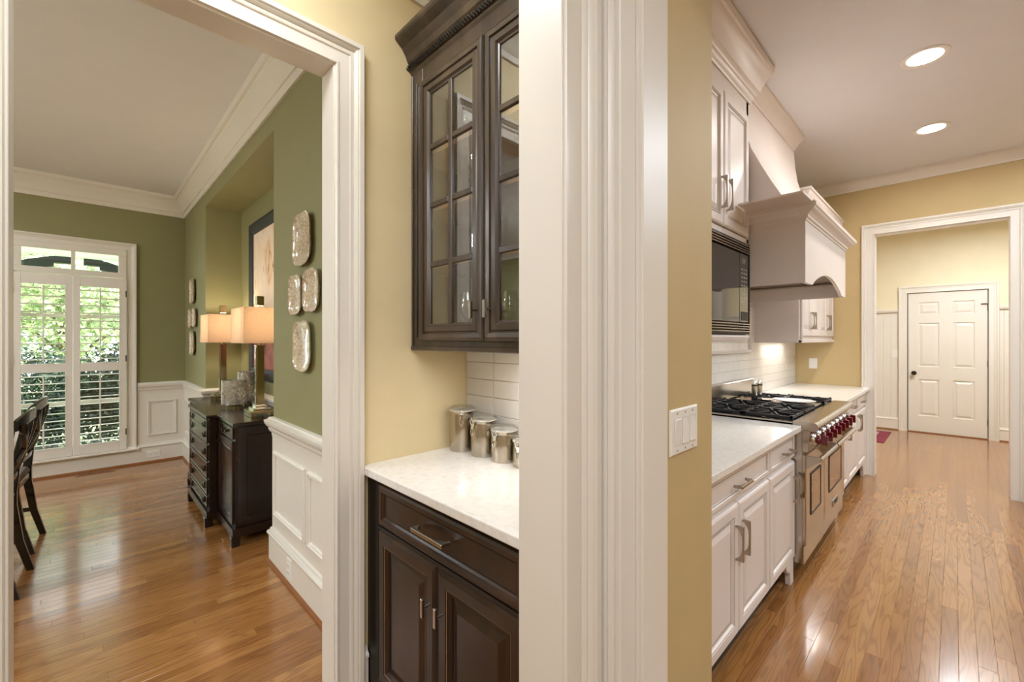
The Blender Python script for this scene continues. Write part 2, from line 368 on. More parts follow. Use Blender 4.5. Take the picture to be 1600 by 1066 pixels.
# ------------------------------------------------------------------ trims
CAS = [(0, -.003), (0, .014), (.003, .019), (.009, .019), (.013, .013), (.052, .012), (.056, .017), (.062, .020), (.068, .018), (.071, .023), (.078, .028), (.082, .025), (.085, .033), (.100, .034), (.103, .030), (.103, -.003)]
tn = [0]
def trim(b, m='trim', **k): tn[0] += 1; return st('trim_%d' % tn[0], b, m, **k)
def casing(F, a0, a1, h, prof=CAS, z0=0): return trim(sweep(B(), F, [(a0, z0), (a0, h), (a1, h), (a1, z0)], prof), smooth=True)
# dining doorway (seen from the passage, and its dining side)
casing(FR((0, 1.595, 0), (1, 0, 0), (0, 0, 1), (0, -1, 0)), -.138, .651, 2.378)
casing(FR((0, 1.685, 0), (-1, 0, 0), (0, 0, 1), (0, 1, 0)), -.651, .138, 2.378)
trim(box(.645, 1.585, 0, .661, 1.695, 2.388).box(-.148, 1.585, 0, -.132, 1.695, 2.388).box(-.132, 1.585, 2.372, .645, 1.695, 2.388), bevel=.002)
# kitchen opening beside the camera: casing on the face X=.915, jamb facing -Y
casing(FR((.915, 0, 0), (0, 1, 0), (0, 0, 1), (-1, 0, 0)), -1.1, .500, 2.42)
trim(box(.903, .495, 0, 1.024, .511, 2.42).box(.903, -.62, 0, 1.024, -.604, 2.42), bevel=.002)
# passage opening: casing on Y=.615, jamb facing -X
casing(FR((0, .615, 0), (1, 0, 0), (0, 0, 1), (0, -1, 0)), -1.2, .750, 2.42, [(o * 1.28 if o < .06 else o + .014, h) for o, h in CAS])
trim(box(.745, .603, 0, .761, .737, 2.42), bevel=.002)
casing(FR((0, .725, 0), (-1, 0, 0), (0, 0, 1), (0, 1, 0)), -.750, 1.2, 2.42, [(o, min(h, .012)) for o, h in CAS[:6]] + [(.03, .012), (.03, -.003)])
# kitchen end opening and its jambs
casing(FR((5.67, 0, 0), (0, -1, 0), (0, 0, 1), (-1, 0, 0)), -.564, .331, 2.425)
trim(box(5.66, .564, 0, 5.80, .582, 2.425).box(5.66, -.350, 0, 5.80, -.332, 2.425).box(5.66, -.35, 2.425, 5.80, .582, 2.441), bevel=.002)
# back hall door casing
casing(FR((8.8, 0, 0), (0, -1, 0), (0, 0, 1), (-1, 0, 0)), -.500, .322, 2.065, [(o * .95, h * .8) for o, h in CAS])
# window casing with stool
casing(FR((0, 6.31, 0), (1, 0, 0), (0, 0, 1), (0, -1, 0)), WX0 + .012, WX1 - .012, WZ1 - .01, [(o * .80, h) for o, h in CAS], z0=WZ0)
trim(box(-.60, 6.245, .165, .415, 6.32, .187), bevel=.004)
# crowns
CR = [(0, 2.785), (.014, 2.785), (.016, 2.825), (.022, 2.832), (.030, 2.832), (.034, 2.842), (.042, 2.875), (.060, 2.912), (.074, 2.930), (.078, 2.945), (.086, 2.950), (.090, 2.962), (.104, 2.966), (.112, 2.985), (.114, 3.0), (0, 3.0)]
trim(sweep(B(), XY, [(-3.4, 6.31), (-3.4, 1.685), (.83, 1.685), (.83, 6.31)], CR, closed=True), smooth=True)
CK = [(0, 2.90), (.010, 2.90), (.013, 2.915), (.024, 2.922), (.040, 2.948), (.060, 2.965), (.066, 2.978), (.074, 2.982), (.076, 3.0), (0, 3.0)]
trim(sweep(B(), XY, [(5.67, -3.1), (5.67, 1.262), (4.11, 1.262)], CK), smooth=True)
CP = [(0, 2.79), (.012, 2.79), (.015, 2.82), (.024, 2.828), (.034, 2.86), (.06, 2.915), (.078, 2.935), (.082, 2.955), (.095, 2.96), (.10, 3.0), (0, 3.0)]
trim(sweep(B(), XY, [(1.279, .725), (1.279, 1.595), (-3.4, 1.595)], CP), smooth=True)
# chair rail in the dining room: runs round the niche
CHR = [(0, .775), (.008, .775), (.010, .80), (.018, .806), (.024, .822), (.024, .832), (.032, .838), (.040, .852), (.044, .868), (.044, .876), (.030, .880), (.020, .893), (0, .896)]
path = [(.83, 1.685), (.83, 2.949), (1.13, 2.949), (1.13, 5.083), (.83, 5.083), (.83, 6.31), (WX1 + .078, 6.31)]
trim(sweep(B(), XY, path, CHR), smooth=True)
trim(sweep(B(), XY, [(WX0 - .078, 6.31), (-3.4, 6.31)], CHR), smooth=True)
# wainscot skin (white) below the chair rail, and base
WN = [(0, .05), (.006, .05), (.006, .79), (0, .79)]
trim(sweep(B(), XY, path, WN)); trim(sweep(B(), XY, [(WX0 - .07, 6.31), (-3.4, 6.31)], WN)); 
BS = [(0, 0), (.022, 0), (.022, .172), (.030, .176), (.032, .186), (.026, .196), (.018, .200), (.014, .214), (0, .218)]
b = B(); sweep(b, XY, path[:-1] + [(-3.4, 6.31)], BS); st('baseboard_dining', b, 'trim', smooth=True)
SH = [(.022, 0), (.036, 0), (.034, .012), (.028, .019), (.022, .021)]
trim(sweep(B(), XY, path[:-1] + [(-3.4, 6.31)], SH), 'shoe')
# applied panel mouldings
PMp = [(0, 0), (.0, .008), (.006, .016), (.012, .016), (.016, .008), (.024, .010), (.028, .006), (.028, 0)]
def pmould(F, a0, z0, a1, z1): trim(sweep(B(), F, [(a0, z0), (a1, z0), (a1, z1), (a0, z1)], PMp, closed=True))
FW = FR((.824, 0, 0), (0, -1, 0), (0, 0, 1), (-1, 0, 0))
for y0, y1 in ((2.384, 2.905), (1.80, 2.335), (5.20, 6.2)): pmould(FW, -y1, .305, -y0, .692)
FV = FR((0, 6.304, 0), (1, 0, 0), (0, 0, 1), (0, -1, 0))
for x0, x1 in ((.490, .751), (-1.5, -.7), (-2.6, -1.65)): pmould(FV, x0, .297, x1, .692)
FN = FR((1.124, 0, 0), (0, -1, 0), (0, 0, 1), (-1, 0, 0)); pmould(FN, -4.95, .305, -3.08, .692)
# baseboards elsewhere
BK = [(0, 0), (.018, 0), (.018, .15), (.024, .155), (.024, .166), (.012, .175), (.008, .19), (0, .19)]
b = B(); sweep(b, XY, [(.775, 1.595), (.754, 1.595)], BK); st('baseboard_passage', b, 'trim')
b = B(); sweep(b, XY, [(8.8, .60), (8.8, 1.7), (5.79, 1.7), (5.79, .68)], BK); sweep(b, XY, [(8.8, -1.6), (8.8, -.42)], BK); st('baseboard_back_hall', b, 'trim')
trim(sweep(sweep(B(), XY, [(8.782, .60), (8.782, 1.68)], [(0, 0), (.014, 0), (.010, .016), (0, .018)]), XY, [(8.782, -1.6), (8.782, -.42)], [(0, 0), (.014, 0), (.010, .016), (0, .018)]), 'shoe')
# back hall wainscot: beaded boards each on their own, and a cap rail
for a, e in ((.60, 1.70), (-1.60, -.42)):
    y = a; wb = None
    while y < e - .01:
        o = obj('board', panel(B(), FR((8.82, 0, 0), (0, -1, 0), (0, 0, 1), (-1, 0, 0)), -min(y + .087, e), .185, -y, 1.80, [(0, 0), (0, .012), (.0035, .0155)]), 'trim', bpy.data.objects['wall_back_hall']); y += .0875
b = B(); prof = [(0, 1.785), (.022, 1.785), (.028, 1.80), (.034, 1.812), (.034, 1.828), (0, 1.832)]
sweep(b, XY, [(8.8, .60), (8.8, 1.7)], prof); sweep(b, XY, [(8.8, -1.6), (8.8, -.42)], prof); trim(b)

# ------------------------------------------------------------------ window, shutters
win = st('window_1', B().box(WX0 - .0, 6.40, WZ0, WX0 + .03, 6.45, WZ1).box(WX1 - .03, 6.40, WZ0, WX1, 6.45, WZ1).box(WX0, 6.40, WZ1 - .05, WX1, 6.45, WZ1)
         .box(WX0, 6.40, WZ0, WX1, 6.45, WZ0 + .06).box(WX0, 6.40, 2.03, WX1, 6.45, 2.09).box(-.108, 6.40, WZ0, -.078, 6.45, WZ1)
         .box(WX0, 6.405, 1.60, WX1, 6.445, 1.635).box(WX0, 6.405, .70, WX1, 6.445, .735), 'trim')
obj('jamb_lining', B().box(WX0, 6.30, WZ0, WX0 + .012, 6.46, WZ1).box(WX1 - .012, 6.30, WZ0, WX1, 6.46, WZ1).box(WX0, 6.30, WZ1 - .012, WX1, 6.46, WZ1).box(WX0, 6.30, WZ0 - .02, WX1, 6.46, WZ0), 'trim', win)
for x0, x1 in ((WX0 + .03, -.108), (-.078, WX1 - .03)):
    for z0, z1 in ((WZ0 + .06, .70), (.735, 1.60), (1.635, 2.03), (2.09, WZ1 - .05)):
        obj('pane', box(x0, 6.424, z0, x1, 6.428, z1), 'glass', win)
# transom frame, flush with the casing
obj('transom_frame', B().box(WX0 + .012, 6.285, 2.272, WX1 - .012, 6.31, WZ1 - .01).box(WX0 + .012, 6.285, 2.032, WX1 - .012, 6.31, 2.089).box(WX0 + .012, 6.285, 2.089, -.443, 6.31, 2.272)
    .box(.252, 6.285, 2.089, WX1 - .012, 6.31, 2.272).box(-.106, 6.285, 2.089, -.075, 6.31, 2.272), 'trim', win, bevel=.003)
def shutter(x0, x1, g0, g1, hingex, label):
    t = thing('plantation_shutter', label, 'shutter', ((x0 + x1) / 2, 6.285, WZ0 + .005), 0, 'plantation shutters in the dining room window')
    ox, oz = (x0 + x1) / 2, WZ0 + .005
    q = lambda xa, za, xb, zb, ya=-.014, yb=.014: (xa - ox, ya, za - oz, xb - ox, yb, zb - oz)
    for n, a in (('stile', q(x0, WZ0 + .01, g0, 2.024)), ('stile', q(g1, WZ0 + .01, x1, 2.024)), ('top_rail', q(g0, 1.918, g1, 2.024)), ('middle_rail', q(g0, 1.044, g1, 1.133)), ('bottom_rail', q(g0, WZ0 + .01, g1, .290))):
        obj(n, box(*a), 'shutter', t, bevel=.003)
    for za, zb in ((1.133, 1.918), (.290, 1.044)):
        n = 10; st_ = (zb - za) / n
        for k in range(n):
            zc = za + st_ * (k + .5) - oz; r_ = []
            for i in range(12):
                a = 2 * math.pi * i / 12; r_.append((math.cos(a) * .038, math.sin(a) * .0052))
            tl = R(-4)
            pts = [(yy * math.cos(tl) - zz * math.sin(tl), yy * math.sin(tl) + zz * math.cos(tl) + zc) for yy, zz in r_]
            obj('louver', B().rings([[(g0 - ox + .001, yy, zz) for yy, zz in pts], [(g1 - ox - .001, yy, zz) for yy, zz in pts]]), 'shutter', t, smooth=True)
        gm = (g0 + g1) / 2 - ox
        obj('tilt_rod', box(gm - .006, -.052, za - oz + .02, gm + .006, -.040, zb - oz - .01), 'shutter', t, bevel=.002)
    for z in (1.863, 1.17, .38):
        obj('hinge', box(hingex - ox - .006, -.019, z - .033 - oz, hingex - ox + .006, -.013, z + .033 - oz), 'hinge', t)
    return t
shutter(WX0 + .013, -.095, -.443, -.147, WX0 + .02, 'white louvred shutter panel behind the dark chairs')
shutter(-.092, WX1 - .013, -.039, .257, .312, 'white louvred shutter panel with three visible hinges beside the green wall')

# garden seen through it
gr = tag(obj('garden_lawn', box(-14, 6.5, -.5, 14, 30, -.35), 'lawn'), 'sunlit lawn behind the shuttered window', 'lawn'); gr['kind'] = 'structure'
st('porch_ceiling', box(-4, 6.5, 2.47, 4, 8.25, 2.57), 'soffit')
# porch arch brackets (dark, curved) outside the transom
for sgn, lab in ((-1, 'left'), (1, 'right')):
    pts = [(.06, 2.50), (.25, 2.47), (.5, 2.39), (.8, 2.25), (.8, 2.13), (.5, 2.27), (.22, 2.34), (.22, 2.39), (.06, 2.39)]
    b = B().prism([(-.08 + sgn * x, z) for x, z in pts], lambda x, z: (x, 8.3, z), lambda x, z: (x, 8.42, z))
    t = obj('porch_bracket', b, 'timber'); t.location = (0, 0, 0)
    tag(t, 'dark curved porch bracket seen through the %s transom pane' % lab, 'bracket', 'porch brackets'); 
st('porch_beam', box(-4, 8.25, 2.51, 4, 8.47, 2.62), 'soffit')
def leafblob(cx, cy, cz, rx, ry, rz, n, size, seed, hollow=.55):
    r = random.Random(seed); b = B()
    cl = [(r.gauss(0, .45), r.gauss(0, .45), r.gauss(0, .45)) for _ in range(40)]
    for _ in range(n):
        c = r.choice(cl); p = [c[i] + r.gauss(0, .22) for i in range(3)]
        if sum(q * q for q in p) > 1: continue
        x, y_, z = cx + p[0] * rx, cy + p[1] * ry, cz + p[2] * rz
        if y_ < 7.0: continue
        s_ = size * r.uniform(.6, 1.4); a = Vector((r.uniform(-1, 1), r.uniform(-1, 1), r.uniform(-1, 1))).normalized(); c2 = a.orthogonal().normalized()
        d2 = Vector((x, y_, z)); b.add([d2 - a * s_, d2 + c2 * s_ * .45, d2 + a * s_, d2 - c2 * s_ * .45], [(0, 1, 2, 3)])
    return b
def tree(x, y_, h, rx, n, mt, seed, label, size=.07, trunk=.09):
    t = thing('garden_tree', label, 'tree', (x, y_, -.35), 0, 'trees in the garden')
    obj('trunk', B().tube([(0, 0, 0), (.08, .02, h * .35), (-.05, .05, h * .7), (.05, 0, h)], trunk), 'bark', t)
    for k in range(3): obj('branch', B().tube([(0, 0, h * (.35 + .12 * k)), (rx * .4 * (-1) ** k, .2, h * (.55 + .1 * k)), (rx * .8 * (-1) ** k, .1, h * (.7 + .1 * k))], trunk * .4), 'bark', t)
    o = obj('foliage', leafblob(0, 9, h * .75, rx, rx, h * .42, n, size, seed), mt, t); o.location = (0, -9, 0); o['kind'] = 'stuff'
tree(-.35, 12.4, 3.2, 1.5, 6000, 'leaf', 1, 'bright green leafy tree behind the shutter nearer the chairs')
tree(1.3, 14.8, 3.8, 1.6, 3200, 'leaf', 2, 'paler thin-leaved tree behind the hinged shutter')
tree(-1.7, 18.8, 5.0, 2.2, 5000, 'leaf', 3, 'tall green tree far behind the dining room window', .1)
def hedge(x, y_, rx, ry, rz, n, seed, label):
    t = thing('garden_shrub', label, 'shrub', (x, y_, -.35), 0, 'shrubs outside the window')
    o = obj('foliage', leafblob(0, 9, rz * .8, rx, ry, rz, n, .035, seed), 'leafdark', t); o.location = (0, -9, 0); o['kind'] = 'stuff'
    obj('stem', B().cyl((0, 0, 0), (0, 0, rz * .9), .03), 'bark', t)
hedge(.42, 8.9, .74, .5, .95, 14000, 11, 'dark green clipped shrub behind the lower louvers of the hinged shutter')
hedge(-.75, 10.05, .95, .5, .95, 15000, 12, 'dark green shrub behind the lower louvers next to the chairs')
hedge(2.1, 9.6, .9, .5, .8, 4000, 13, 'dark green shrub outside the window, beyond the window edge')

# ------------------------------------------------------------------ hardware and cabinet helpers
def pull(name, parent, F, a, bz, L=.14, proj=.034, th=.012, horiz=False, m='satin'):
    pts = [(0, L / 2), (proj, L / 2), (proj, -L / 2), (0, -L / 2), (0, -L / 2 + .007)]
    for k in range(9):
        tt = -1 + 2 * k / 8; pts.append((.010 + (proj - .017) * (1 - tt ** 4), tt * (L / 2 - .012)))
    pts.append((0, L / 2 - .007))
    b = B()
    if horiz: b.prism(pts, lambda d, z: F(a + z, bz - th / 2, d), lambda d, z: F(a + z, bz + th / 2, d))
    else: b.prism(pts, lambda d, z: F(a - th / 2, bz + z, d), lambda d, z: F(a + th / 2, bz + z, d))
    return obj(name, b, m, parent, bevel=.0015)
DOOR = [(0, -.018), (0, -.008), (.003, -.002), (.010, .002), (.046, .002), (.049, -.001), (.054, .001), (.058, -.007), (.064, -.008), (.070, -.008), (.092, 0), (.096, 0)]
DRW = [(0, -.018), (0, -.008), (.003, -.002), (.010, .002), (.024, .002), (.027, -.002), (.032, -.006), (.036, -.006)]
def dpanel(name, parent, F, a0, b0, a1, b1, steps, m): return obj(name, panel(B(), F, a0, b0, a1, b1, steps), m, parent)
def glaze_line(parent, F, a0, b0, a1, b1, inset, d, wd=.0022, m='glaze'):
    b = B(); sweep(b, F, [(a0 + inset, b0 + inset), (a1 - inset, b0 + inset), (a1 - inset, b1 - inset), (a0 + inset, b1 - inset)], [(0, d), (0, d + .0006), (wd, d + .0006), (wd, d)], closed=True)
    return obj('glaze_line', b, m, parent)

# ------------------------------------------------------------------ pantry base cabinet (front faces -X)
FP = FR((.778, 0, 0), (0, -1, 0), (0, 0, 1), (-1, 0, 0))        # a = -Y
pb = thing('pantry_base_cabinet', 'dark brown stained base cabinet under the white counter in the passage', 'cabinet', (1.0, 1.15, 0))
def inv(o):  # parts are drawn in world coordinates and shifted under their thing
    for c in o.children_recursive:
        if c.parent is o: c.location = tuple(-Vector(o.location))
    return o
obj('carcass', B().box(.798, .74, .09, 1.277, 1.592, .85).box(.86, .74, 0, 1.277, 1.592, .09), 'dark', pb)
obj('face_frame', B().box(.780, 1.508, .0, .80, 1.592, .853).box(.780, .74, .838, .80, 1.508, .853).box(.780, .74, .664, .80, 1.508, .677).box(.780, .74, .09, .80, 1.508, .11), 'darkedge', pb)
DK = [(0, -.02), (0, -.006), (.004, 0), (.016, .004), (.046, .004), (.050, -.002), (.056, .0), (.062, -.010), (.070, -.011), (.078, -.010), (.100, -.001), (.104, -.001)]
DKD = [(0, -.02), (0, -.006), (.004, 0), (.012, .004), (.026, .004), (.030, -.002), (.036, -.007), (.040, -.007)]
dr = dpanel('drawer', pb, FP, -1.505, .680, -.745, .835, DKD, 'dark'); glaze_line(dr, FP, -1.505, .680, -.745, .835, .036, -.007, .003, 'darkedge')
pull('drawer_pull', dr, FP, -1.141, .760, .17, .034, .013, True)
for (a0, a1, kx) in ((-1.505, -1.130, -1.160), (-1.124, -.748, -1.090)):
    d = dpanel('door', pb, FP, a0, .10, a1, .664, DK, 'dark')
    glaze_line(d, FP, a0, .10, a1, .664, .063, -.010, .006, 'darkedge'); glaze_line(d, FP, a0, .10, a1, .664, .048, .0, .002, 'tan')
    k = B().cyl(FP(kx, .535, 0), FP(kx, .535, .03), .004)
    kn = obj('door_knob', k.box(*FP(kx - .006, .506, .026), *FP(kx + .006, .564, .036)), 'satin', d, bevel=.001)
inv(pb)
ct = obj('pantry_countertop', B().box(0, 0, 0, .5265, .864, .031), 'quartz', bevel=.004, seg=2); ct.location = (.752, .733 - .002, .857)
tag(ct, 'white quartz countertop over the dark cabinet in the passage', 'countertop')

# pantry tiles (stacked), each its own piece on a grout bed
tiles_wall = st('trim_backsplash_pantry', box(1.272, .726, .888, 1.2795, 1.594, 1.40), 'grout')
z = .889
for r_ in range(7):
    ys = [1.594]; yy = 1.407 + .001
    while yy > .75: ys.append(yy); yy -= .158
    ys.append(.727)
    for a, e in zip(ys, ys[1:]):
        obj('tile', panel(B(), FR((1.272, 0, 0), (0, -1, 0), (0, 0, 1), (-1, 0, 0)), -a + .001, z + .001, -e - .001, min(z + .075, 1.40), [(0, 0), (0, .0045), (.0018, .0062)]), 'tile', tiles_wall)
    z += .0762

# ------------------------------------------------------------------ pantry glass cabinet
FG = FR((.972, 0, 0), (0, -1, 0), (0, 0, 1), (-1, 0, 0))
gc = thing('glass_front_wall_cabinet', 'dark weathered-stain wall cabinet with divided glass doors above the passage counter', 'cabinet', (1.12, 1.15, 1.337))
obj('carcass', B().box(1.262, .74, 1.337, 1.278, 1.592, 2.50).box(.985, 1.577, 1.337, 1.262, 1.592, 2.50).box(.985, .74, 1.337, 1.262, .755, 2.50).box(.985, .74, 1.337, 1.262, 1.592, 1.362).box(.985, .74, 2.43, 1.262, 1.592, 2.50), 'interior', gc)
obj('face_frame', B().box(.974, 1.510, 1.334, .990, 1.592, 2.52).box(.974, .74, 2.405, .990, 1.510, 2.52).box(.974, .74, 1.334, .990, 1.510, 1.366).box(.974, 1.104, 1.366, .990, 1.120, 2.405), 'darkgrey', gc, bevel=.001)
obj('fluted_pilaster', B().cyl((.972, 1.580, 1.34), (.972, 1.580, 2.46), .005).cyl((.972, 1.548, 1.38), (.972, 1.548, 2.42), .004).cyl((.972, 1.532, 1.38), (.972, 1.532, 2.40), .004), 'satin' if False else 'darkgrey', gc, smooth=True)
obj('light_rail', box(.968, .74, 1.326, .985, 1.592, 1.345), 'darkgrey', gc, bevel=.003)
for z_ in (1.655, 1.885, 2.115):
    obj('shelf', box(1.0, .756, z_, 1.26, 1.576, z_ + .019), 'tan', gc)
def gdoor(y1, y0, kx):
    a0, a1, z0, z1 = -y1, -y0, 1.366, 2.402
    d = obj('door', sweep(B(), FG, [(a0, z0), (a1, z0), (a1, z1), (a0, z1)], [(0, -.002), (0, .012), (.004, .018), (.012, .020), (.026, .018), (.028, .012), (.032, .012), (.036, .016), (.054, .016), (.060, .008), (.066, .006), (.066, -.002)], closed=True), 'darkgrey', gc)
    i = .064; am = (a0 + a1) / 2
    obj('muntin', B().box(*FG(am - .011, z0 + i, -.002), *FG(am + .011, z1 - i, .010)), 'darkgrey', d, bevel=.003)
    zz = [z0 + i, 1.663, 1.896, 2.125, z1 - i]
    for q in zz[1:-1]:
        for u0, u1 in ((a0 + i, am - .011), (am + .011, a1 - i)):
            obj('muntin', B().box(*FG(u0, q - .011, -.002), *FG(u1, q + .011, .010)), 'darkgrey', d, bevel=.003)
    for q0, q1 in zip(zz, zz[1:]):
        for u0, u1 in ((a0 + i, am), (am, a1 - i)):
            obj('pane', B().box(*FG(u0, q0, .001), *FG(u1, q1, .003)), 'cabglass', d)
    obj('door_knob', B().cyl(FG(kx, 1.472, .012), FG(kx, 1.472, .042), .0045).box(*FG(kx - .006, 1.443, .036), *FG(kx + .006, 1.501, .047)), 'satin', d, bevel=.001)
gdoor(1.505, 1.116, -1.150); gdoor(1.108, .745, -1.078)
CC = [(0, 2.470), (.006, 2.470), (.012, 2.480), (.014, 2.486), (.022, 2.488), (.024, 2.508), (.018, 2.512), (.026, 2.520), (.034, 2.540), (.052, 2.566), (.078, 2.585), (.084, 2.592), (.084, 2.606), (0, 2.606)]
# crown: front run with return at the wall
obj('crown', sweep(B(), XY, [(.980, 1.592), (.980, .74)][::-1], [(o, h) for o, h in CC]), 'darkgrey', gc)
rb = B(); y = .75
while y < 1.59:
    for sg in (0, 1):
        rb.tube([(.958, y, 2.489), (.952, y + .008, 2.498), (.958, y + .016, 2.507)], .0042, 5)
    y += .015
o = obj('rope_moulding', rb, 'darkedge', gc, smooth=True); o['kind'] = 'stuff'
inv(gc)

# glassware inside
def lathe_thing(name, prof, m, label, cat, loc, group, n=18, cap1=False):
    o = obj(name, B().lathe(prof, n=n, cap1=cap1), m, smooth=True); o.location = loc; tag(o, label, cat, group); return o
WINE = [(.001, 0), (.032, 0), (.032, .002), (.006, .006), (.0035, .012), (.0035, .075), (.008, .083), (.028, .098), (.038, .120), (.039, .140), (.034, .170), (.029, .195), (.0282, .195), (.033, .168), (.0375, .140), (.036, .12), (.026, .100), (.004, .088)]
FLUTE = [(.001, 0), (.028, 0), (.028, .002), (.005, .006), (.003, .012), (.003, .075), (.008, .088), (.020, .115), (.024, .15), (.022, .195), (.0212, .195), (.023, .15), (.018, .116), (.003, .092)]
COUPE = [(.001, 0), (.036, 0), (.036, .002), (.006, .006), (.004, .012), (.004, .085), (.010, .092), (.040, .108), (.052, .132), (.054, .150), (.053, .150), (.050, .132), (.038, .111), (.004, .096)]
TUMB = [(.001, 0), (.028, 0), (.033, .004), (.037, .09), (.0358, .09), (.031, .010), (.003, .008)]
sh = {0: 1.3625, 1: 1.6745, 2: 1.9045, 3: 2.1345}
gl = [('wine_glass', WINE, 0, 1.372, 1.10, 'large wine glass on the cabinet floor, behind the pane nearest the yellow wall'),
      ('wine_glass', WINE, 0, 1.262, 1.08, 'large wine glass on the cabinet floor, behind the knob of the first glass door'),
      ('wine_glass', WINE, 0, 1.205, 1.17, 'wine glass standing deeper on the cabinet floor behind the two front ones'),
      ('tumbler', TUMB, 0, 1.010, 1.06, 'short clear tumbler on the cabinet floor behind the second glass door'),
      ('tumbler', TUMB, 0, .955, 1.13, 'short clear tumbler deeper on the cabinet floor behind the second glass door'),
      ('wine_glass', WINE, 0, .930, 1.06, 'wine glass on the cabinet floor beside the white casing'),
      ('champagne_flute', FLUTE, 1, 1.255, 1.07, 'slim flute on the lowest shelf behind the first glass door'),
      ('champagne_flute', FLUTE, 1, 1.195, 1.12, 'slim flute deeper on the lowest shelf behind the first glass door'),
      ('wine_glass', WINE, 1, .995, 1.06, 'wine glass on the lowest shelf behind the second glass door'),
      ('wine_glass', WINE, 1, .925, 1.13, 'wine glass deeper on the lowest shelf behind the second glass door'),
      ('coupe_glass', COUPE, 2, 1.262, 1.07, 'wide coupe glass on the middle shelf behind the first glass door'),
      ('coupe_glass', COUPE, 2, 1.37, 1.17, 'wide coupe glass deep on the middle shelf near the yellow wall'),
      ('coupe_glass', COUPE, 2, .995, 1.06, 'wide coupe glass on the middle shelf behind the second glass door'),
      ('coupe_glass', COUPE, 2, .905, 1.16, 'wide coupe glass on the middle shelf beside the white casing'),
      ('tumbler', TUMB, 3, 1.27, 1.10, 'short tumbler on the top shelf behind the first glass door'),
      ('wine_glass', WINE, 3, 1.385, 1.12, 'wine glass on the top shelf in the corner by the yellow wall'),
      ('champagne_flute', FLUTE, 3, 1.0, 1.07, 'slim flute on the top shelf behind the second glass door'),
      ('champagne_flute', FLUTE, 3, .94, 1.12, 'slim flute deeper on the top shelf behind the second glass door')]
for nm, pf, s_, yy, xx, lab in gl: lathe_thing(nm, pf, 'stem', lab, 'glass', (xx, yy, sh[s_]), 'glassware in the dark wall cabinet')
bt = thing('picture_frame', 'small dark framed piece leaning on the top shelf of the glass cabinet', 'frame', (1.17, 1.215, 2.1345))
obj('border', sweep(B(), FR((0, 0, 0), (0, -1, 0), (0, 0, 1), (-1, 0, 0)), [(-.05, 0), (.05, 0), (.05, .13), (-.05, .13)], [(0, 0), (0, .012), (.012, .012), (.012, 0)], closed=True), 'satin', bt)
obj('backing', box(0, -.04, .01, .004, .04, .12), 'darkedge', bt)

# canisters
def canister(x, y, r, h, ang, label):
    t = thing('canister', label, 'canister', (x, y, .888), 0, 'steel canisters on the passage counter')
    obj('body', B().lathe([(r * .97, 0), (r, .004), (r, h - .022), (r * .97, h - .018), (r * .97, h - .010), (r * 1.03, h - .006), (r * 1.03, h)], n=32), 'canister', t, smooth=True)
    obj('lid', B().lathe([(r * 1.03, h), (r * 1.06, h + .002), (r * 1.06, h + .007), (r * .9, h + .011), (r * .88, h + .016), (r * .3, h + .018)], n=32), 'lid', t, smooth=True)
    obj('seal_ring', B().lathe([(r * 1.0, h - .002), (r * 1.045, h - .002), (r * 1.045, h + .001), (r * 1.0, h + .001)], n=32), 'white_plastic', t, smooth=True)
    c, s_ = math.cos(ang), math.sin(ang); P = lambda rad, tt, z: (rad * c - tt * s_, rad * s_ + tt * c, z)
    cl = B().tube([P(r + .004, -.009, h - .02), P(r + .012, -.010, h + .002), P(r + .004, 0, h + .012), P(r + .012, .010, h + .002), P(r + .004, .009, h - .02)], .0018, 6)
    cl.tube([P(r + .004, -.006, h - .02), P(r + .010, -.007, h - .05), P(r + .008, 0, h - .062), P(r + .010, .007, h - .05), P(r + .004, .006, h - .02)], .0018, 6)
    cl.rings([[P(r, -.008, h - .035), P(r, .008, h - .035), P(r + .006, .008, h - .035), P(r + .006, -.008, h - .035)], [P(r, -.008, h - .015), P(r, .008, h - .015), P(r + .006, .008, h - .015), P(r + .006, -.008, h - .015)]])
    obj('clasp', cl, 'chrome', t, smooth=True)
canister(1.180, 1.515, .054, .176, R(-130), 'tallest steel clasp-lid canister in the corner by the yellow wall')
canister(1.192, 1.385, .053, .150, R(178), 'second tallest steel clasp-lid canister, next to the corner one')
canister(1.194, 1.262, .052, .124, R(186), 'medium steel clasp-lid canister with the tiled wall behind')
canister(1.200, 1.145, .051, .098, R(190), 'shortest steel canister, half hidden behind the white casing')
area('under_cabinet_light', (1.12, 1.05, 1.322), .35, 1.6, WARM, sy=.05)

# ------------------------------------------------------------------ dining room furniture
# breakfront sideboard (faces -X)
sb = thing('sideboard', 'dark walnut breakfront sideboard with six drawer rows in the green niche', 'sideboard', (.90, 4.18, 0))
def Fs(x): return FR((x, 0, 0), (0, -1, 0), (0, 0, 1), (-1, 0, 0))
Y0, Y1, Y2, Y3 = 3.325, 3.80, 4.57, 5.04
obj('top', B().prism([(.688, Y0 - .02), (1.112, Y0 - .02), (1.112, Y3 + .02), (.688, Y3 + .02), (.688, Y2 + .01), (.622, Y2 + .01), (.622, Y1 - .01), (.688, Y1 - .01)], lambda x, y: (x, y, .793), lambda x, y: (x, y, .820)), 'ebony', sb, bevel=.007, seg=3)
obj('body', B().prism([(.705, Y0), (1.105, Y0), (1.105, Y3), (.705, Y3), (.705, Y2), (.642, Y2), (.642, Y1), (.705, Y1)], lambda x, y: (x, y, .12), lambda x, y: (x, y, .793)), 'ebony', sb, bevel=.002)
obj('base_moulding', sweep(B(), XY, [(1.105, Y0), (.705, Y0), (.705, Y1), (.642, Y1), (.642, Y2), (.705, Y2), (.705, Y3), (1.105, Y3)][::-1], [(-.02, .070), (.018, .070), (.018, .105), (.010, .118), (0, .125), (-.02, .125)]), 'ebony', sb, smooth=True)
